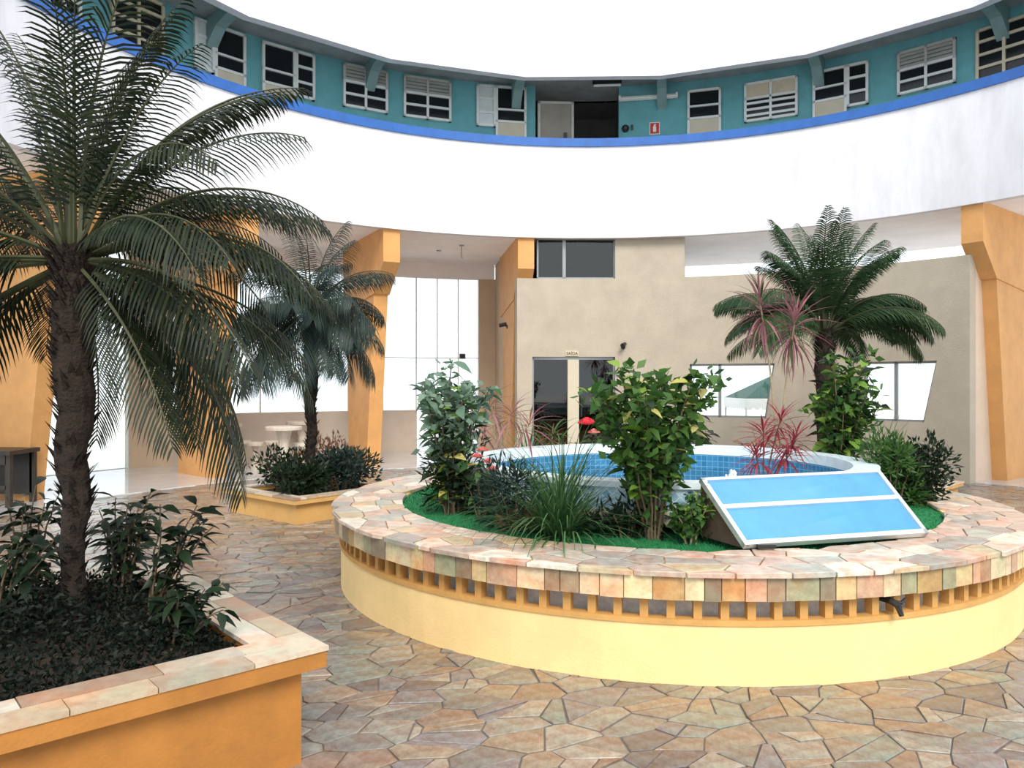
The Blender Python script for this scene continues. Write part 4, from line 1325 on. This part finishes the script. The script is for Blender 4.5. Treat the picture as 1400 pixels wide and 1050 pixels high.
def grass_clump(name, label, base, n, L, spread, w, m, seed, stiff=1.0, cat='grass'):
    rg = random.Random(seed)
    e = empty(name, base); tag(e, label, cat)
    mb = MB()
    for k in range(n):
        az = rg.uniform(0, 6.283); el = R_(rg.uniform(18, 86)); ln = L * rg.uniform(0.6, 1.1)
        p = Vector((rg.gauss(0, 0.035), rg.gauss(0, 0.035), 0)); N = 6
        hd = Vector((math.cos(az), math.sin(az), 0)); side = Vector((-hd.y, hd.x, 0)) * w / 2
        bend = R_(rg.uniform(70, 150)) / stiff * (1.2 - math.sin(el) * 0.5)
        n0 = len(mb.v)
        for i in range(N + 1):
            t = i / N; a = el - bend * t ** 1.6
            ws_ = side * (1 - t ** 2.2)
            if i == N: ws_ = side * 0.05
            mb.v += [tuple(p - ws_), tuple(p + ws_)]
            p = p + (hd * math.cos(a) * spread + Vector((0, 0, math.sin(a)))) * ln / N
            if p.z < 0.01: p.z = 0.01
        for i in range(N):
            mb.f.append((n0 + 2 * i, n0 + 2 * i + 1, n0 + 2 * i + 3, n0 + 2 * i + 2))
    o = link('blades', mb.mesh('blades', m, True), e); o['kind'] = 'stuff'
    return e

def rose_head(e, pos, r, m):
    mb = MB(); rg = random.Random(int(pos[0] * 1000))
    for ring in range(4):
        n = 4 + ring
        for k in range(n):
            a = 6.283 * k / n + ring * 0.7; rr = r * (0.30 + 0.75 * ring / 3); up = 0.95 - ring * 0.17
            u = Vector((math.cos(a), math.sin(a), 0)); v = Vector((-u.y, u.x, 0)); wv = r * (0.35 + 0.12 * ring)
            b0 = Vector((0, 0, 0)); mid = u * rr * 0.95 + Vector((0, 0, r * up * 0.45)); tp = u * rr + Vector((0, 0, r * up))
            n0 = len(mb.v)
            mb.v += [tuple(b0 - v * wv * 0.2), tuple(b0 + v * wv * 0.2), tuple(mid + v * wv), tuple(tp + v * wv * 0.5), tuple(tp - v * wv * 0.5), tuple(mid - v * wv)]
            mb.f += [(n0, n0 + 1, n0 + 2, n0 + 5), (n0 + 5, n0 + 2, n0 + 3, n0 + 4)]
    o = link('flower', mb.mesh('flower', m, True), e); o.location = pos
    return o

SZ = 0.515
# --- in the round fountain bench
shrub('variegated_shrub', 'tall grey-green broad-leaved shrub on the turf edge of the fountain bench', 'shrub', (-0.50, 5.95, SZ), 1.36, 0.30, 15, 16, ['gr1', 'gr2', 'gr1', 'br2', 'mid1'], 31, start=0.35, r=0.012, fill=500, fill_mat='leaf_grey', lean=(0.05, 0.0))
fine_bush('narrow_leaf_bush', 'dark narrow-leaved bush at the foot of the grey-green shrub', 'bush', (-0.40, 5.72, SZ), 0.24, 0.22, 0.34, 900, 0.09, 0.016, 'leaf_dark', 32)
shrub('croton_shrub', 'upright dark green and yellow croton beside the grey-green shrub', 'shrub', (-0.46, 5.62, SZ), 0.62, 0.14, 6, 14, ['dark1', 'dkbig', 'mid1', 'ye1'], 33, start=0.3)
rosette('rust_dracaena', 'wispy rust-coloured dracaena behind the basin rim near the peach pillar', 'plant', (-0.12, 7.45, SZ), [(-0.1, 0, 0.80), (0.12, 0.05, 0.72), (-0.32, -0.1, 0.66), (0.3, 0.1, 0.6)], ['rust1', 'rust2', 'pur2'], 30, 34, scale=1.15)
e = shrub('rose_bush', 'pink flowering bush in front of the basin wall', 'bush', (-0.22, 5.52, SZ), 0.50, 0.15, 6, 12, ['dark1', 'dark2', 'mid2'], 35, start=0.3, scale=0.8)
for p in ((-0.03, -0.05, 0.46), (0.05, -0.03, 0.42), (0.01, 0.02, 0.50), (0.08, -0.06, 0.37)):
    rose_head(e, p, 0.038, 'petal_pink')
fine_bush('narrow_leaf_bush', 'blue-green fine-leaved bush in front of the tiled basin wall', 'bush', (0.02, 5.02, SZ), 0.26, 0.16, 0.24, 900, 0.085, 0.014, 'frond_blue', 36)
grass_clump('fountain_grass', 'arching spiky grass clump spilling over the turf before the basin', (0.30, 4.80, SZ), 360, 0.84, 1.1, 0.012, 'grass_blade', 37)
shrub('broad_leaf_shrub', 'full bright green and yellow broad-leaved shrub before the basin', 'shrub', (0.87, 4.74, SZ), 1.34, 0.42, 18, 16, ['br1', 'br2', 'mid1', 'mid2', 'mid1', 'dkbig', 'ye1'], 38, start=0.30, r=0.010, scale=0.95, fill=1500, fl=0.085)
shrub('young_shrub', 'small olive-green shrub with a pale forked stem by the blue panel', 'shrub', (1.07, 4.60, SZ), 0.44, 0.13, 6, 13, ['mid2', 'dark2', 'mid2', 'br2'], 39, 'twig_pale', fill=300, fl=0.05, start=0.3, scale=0.62, r=0.009)
fine_bush('low_bush', 'dark reddish ground plant at the foot of the basin wall', 'bush', (0.12, 5.0, SZ), 0.20, 0.10, 0.07, 260, 0.08, 0.03, 'leaf_rust', 40)
fine_bush('narrow_leaf_bush', 'dark leafy plant under the bright broad-leaved shrub', 'bush', (0.72, 4.80, SZ), 0.30, 0.12, 0.16, 420, 0.08, 0.02, 'leaf_dark', 41)
e = shrub('rose_bush', 'thin bush with a red rose behind the basin rim before the sliding door', 'bush', (0.80, 8.05, SZ), 0.55, 0.22, 8, 12, ['dark1', 'mid2', 'dark2'], 42, start=0.4)
rose_head(e, (-0.02, -0.05, 0.56), 0.085, 'petal_red'); rose_head(e, (0.05, -0.07, 0.47), 0.055, 'petal_pink')
e = rosette('rust_dracaena', 'short rust and cream dracaena behind the basin before the sliding door', 'plant', (0.42, 8.05, SZ), [(0, 0, 0.45), (-0.1, 0, 0.36), (0.1, 0, 0.38)], ['rust1', 'rust2', 'pur3'], 22, 43)
grass_clump('tall_grass', 'thin upright grass with pale flower heads behind the basin rim', (0.18, 8.0, SZ), 90, 0.85, 0.7, 0.010, 'grass_blade', 44, 1.6)
shrub('leafy_plant', 'dark strap-leaved plant behind the basin below the canopy window', 'plant', (1.98, 8.05, SZ), 0.68, 0.22, 7, 13, ['dkbig', 'dark1', 'mid1'], 45, start=0.3)
shrub('leafy_plant', 'yellow-green speckled plant on the far side of the basin', 'plant', (2.45, 8.02, SZ), 0.48, 0.20, 7, 10, ['ye1', 'mid2', 'dark1'], 46, start=0.3, scale=0.8)
rosette('red_cordyline', 'crimson cordyline standing up out of the basin', 'plant', (2.03, 6.20, 0.50), [(0.0, 0, 0.62), (0.16, 0.05, 0.72), (0.30, 0.1, 0.56), (-0.06, 0, 0.42), (0.22, 0, 0.44)], ['red1', 'red2'], 36, 47, 'twig', up=(-0.5, 1.3), scale=0.9)
rosette('tall_dracaena', 'tall thin-caned dracaena with purple tufts in front of the bright palm', 'plant', (2.68, 7.72, SZ), [(-0.18, 0.05, 1.86), (0.15, -0.05, 1.64)], ['pur1', 'pur2', 'pur1', 'pur2', 'pur3'], 78, 48, sr=0.012, scale=1.15, up=(-0.9, 1.45))
fine_bush('low_bush', 'low reddish bush behind the basin under the tall dracaena', 'bush', (2.72, 7.55, SZ), 0.30, 0.18, 0.17, 600, 0.07, 0.025, 'leaf_red', 49)
shrub('climbing_shrub', 'glossy green shrub climbing round the bright palm trunk', 'shrub', (2.98, 6.98, SZ), 1.50, 0.34, 17, 16, ['mid1', 'mid2', 'br2', 'mid1', 'dkbig', 'br1'], 50, start=0.25, scale=1.1, r=0.011, fill=700, lean=(0.04, 0))
fine_bush('narrow_leaf_bush', 'green bush growing behind the blue panel corner', 'bush', (2.95, 5.98, SZ), 0.24, 0.24, 0.30, 1500, 0.085, 0.018, 'leaf_mid', 51)
fine_bush('round_bush', 'dark round small-leaved bush on the turf beside the beige wall', 'bush', (3.22, 6.15, SZ), 0.26, 0.24, 0.30, 1700, 0.055, 0.024, 'leaf_dark', 52)
grass_clump('tall_grass', 'stiff arching grass behind the dark round bush', (3.05, 6.35, SZ), 90, 0.9, 0.9, 0.012, 'grass_blade', 53, 1.4)

# --- in the large planter
for i, (a, c, h, sp, ns, ln_, lab) in enumerate(((0.40, 0.56, 0.30, 0.15, 6, 0.08, 'low dark leafy plant at the inner corner of the large planter'),
                              (0.36, 0.98, 0.66, 0.16, 8, 0.16, 'dark leafy plant leaning over the coping of the large planter'),
                              (0.42, 1.30, 0.74, 0.13, 7, 0.06, 'tallest dark leafy plant in the large planter'),
                              (0.75, 1.62, 0.72, 0.15, 7, 0.04, 'dark leafy plant behind the palm trunk in the large planter'),
                              (0.95, 1.15, 0.50, 0.16, 7, 0.10, 'dark leafy plant touching the palm trunk'),
                              (1.32, 1.62, 0.62, 0.18, 8, 0.0, 'dark leafy plant standing far from the planter corner'),
                              (0.36, 1.60, 0.56, 0.16, 7, 0.04, 'dark leafy plant along the back coping of the large planter'))):
    shrub('leafy_plant', lab, 'plant', P1(a, c), h, sp, ns, 15, ['dark1', 'dark2', 'dark1'], 60 + i, start=0.2, lean=(ln_, 0))
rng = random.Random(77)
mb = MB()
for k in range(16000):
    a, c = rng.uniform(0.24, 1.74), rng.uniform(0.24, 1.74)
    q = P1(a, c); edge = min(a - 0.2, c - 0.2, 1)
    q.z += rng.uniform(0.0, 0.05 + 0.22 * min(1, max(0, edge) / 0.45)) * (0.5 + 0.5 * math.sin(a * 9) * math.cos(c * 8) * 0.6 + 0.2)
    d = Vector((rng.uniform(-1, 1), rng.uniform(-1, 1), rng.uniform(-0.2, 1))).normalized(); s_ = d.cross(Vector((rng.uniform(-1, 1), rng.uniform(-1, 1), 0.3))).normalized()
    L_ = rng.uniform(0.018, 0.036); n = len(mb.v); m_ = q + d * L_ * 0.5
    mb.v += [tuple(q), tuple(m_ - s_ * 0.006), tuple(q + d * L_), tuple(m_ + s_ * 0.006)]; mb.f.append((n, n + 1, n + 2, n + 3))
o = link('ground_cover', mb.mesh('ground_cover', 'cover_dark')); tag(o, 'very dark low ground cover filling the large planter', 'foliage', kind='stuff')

# --- in the low planter
for i, (a, c, rx, rz, n, m, lab) in enumerate(((0.45, 0.45, 0.36, 0.22, 1500, 'leaf_dark', 'dark fine-leaved bush at the near corner of the low planter'),
                              (0.40, 0.95, 0.38, 0.27, 1500, 'frond_blue', 'blue-green bush at the fountain side of the low planter'),
                              (0.95, 0.50, 0.38, 0.26, 1200, 'leaf_dark', 'dark bush at the table side of the low planter'),
                              (0.95, 1.0, 0.36, 0.34, 700, 'leaf_rust', 'sparse tan and green bush behind the smaller palm trunk'))):
    fine_bush('planter_bush', lab, 'bush', P2(a, c), rx, rx, rz, n, 0.075, 0.03, m, 90 + i)
fine_bush('planter_bush', 'small bush with pale leaves in the yellow planter at the beige wall', 'bush', P3(0.7, 0.7), 0.34, 0.34, 0.12, 500, 0.06, 0.03, 'leaf_rust', 99)

# ------------------------------------------------------------------ stone tables, stools, counter
def table_set(kind, label, px, d, h, r):
    x, y, _ = at(px, d)
    e = empty('stone_table' if kind == 't' else 'stone_stool', (x, y, 0))
    tag(e, label, 'table' if kind == 't' else 'stool', None if kind == 't' else 'round concrete stools')
    mb = MB(); mb.tube([(0, 0, h - 0.06), (0, 0, h - 0.015), (0, 0, h)], [r, r, r - 0.012], 24); mb.build('top', 'concrete', e)
    q = 0.5 if kind == 't' else 0.6
    mb = MB(); mb.lathe([(r * q, 0.0), (r * q, 0.03), (r * 0.3, 0.08), (r * 0.27, h * 0.6), (r * 0.45, h - 0.06)], 16); mb.build('pedestal', 'concrete', e)
table_set('t', 'round concrete table in front of the low walkway wall', 388, 13.6, 0.75, 0.32)
table_set('t', 'round concrete table standing against the low walkway wall', 414, 15.5, 0.75, 0.32)
table_set('t', 'round concrete table half hidden by the orange pillar', 309, 14.6, 0.75, 0.30)
for px, d, lab in ((333, 14.4, 'tall-legged concrete stool between pillar and table'), (349, 14.0, 'concrete stool beside the table before the low wall'), (373, 14.3, 'concrete stool under the table edge'), (311, 13.6, 'concrete stool against the orange pillar'), (412, 13.9, 'concrete stool behind the smaller palm trunk')):
    table_set('s', lab, px, d, 0.44, 0.15)

e = empty('wooden_counter', (-6.47, 9.55, 0), R_(0)); tag(e, 'dark wooden counter beside the orange pillar', 'counter')
mb = MB(); mb.box(-0.6, 0.42, -0.30, 0.30, 0.64, 0.69); mb.build('top', 'dark_wood', e)
for x in (-0.55, 0.33):
    for y in (-0.25, 0.22):
        mb = MB(); mb.box(x, x + 0.06, y, y + 0.06, 0, 0.64); mb.build('leg', 'dark_wood', e)
mb = MB(); mb.box(-0.55, 0.36, 0.22, 0.25, 0.1, 0.64); mb.build('back_panel', 'dark_wood', e)
mb = MB(); mb.box(-0.5, 0.34, -0.25, -0.21, 0.22, 0.27); mb.build('rail', 'dark_wood', e)
mb = MB(); mb.box(-0.5, 0.34, -0.25, -0.22, 0.52, 0.64); mb.build('apron', 'dark_wood', e)
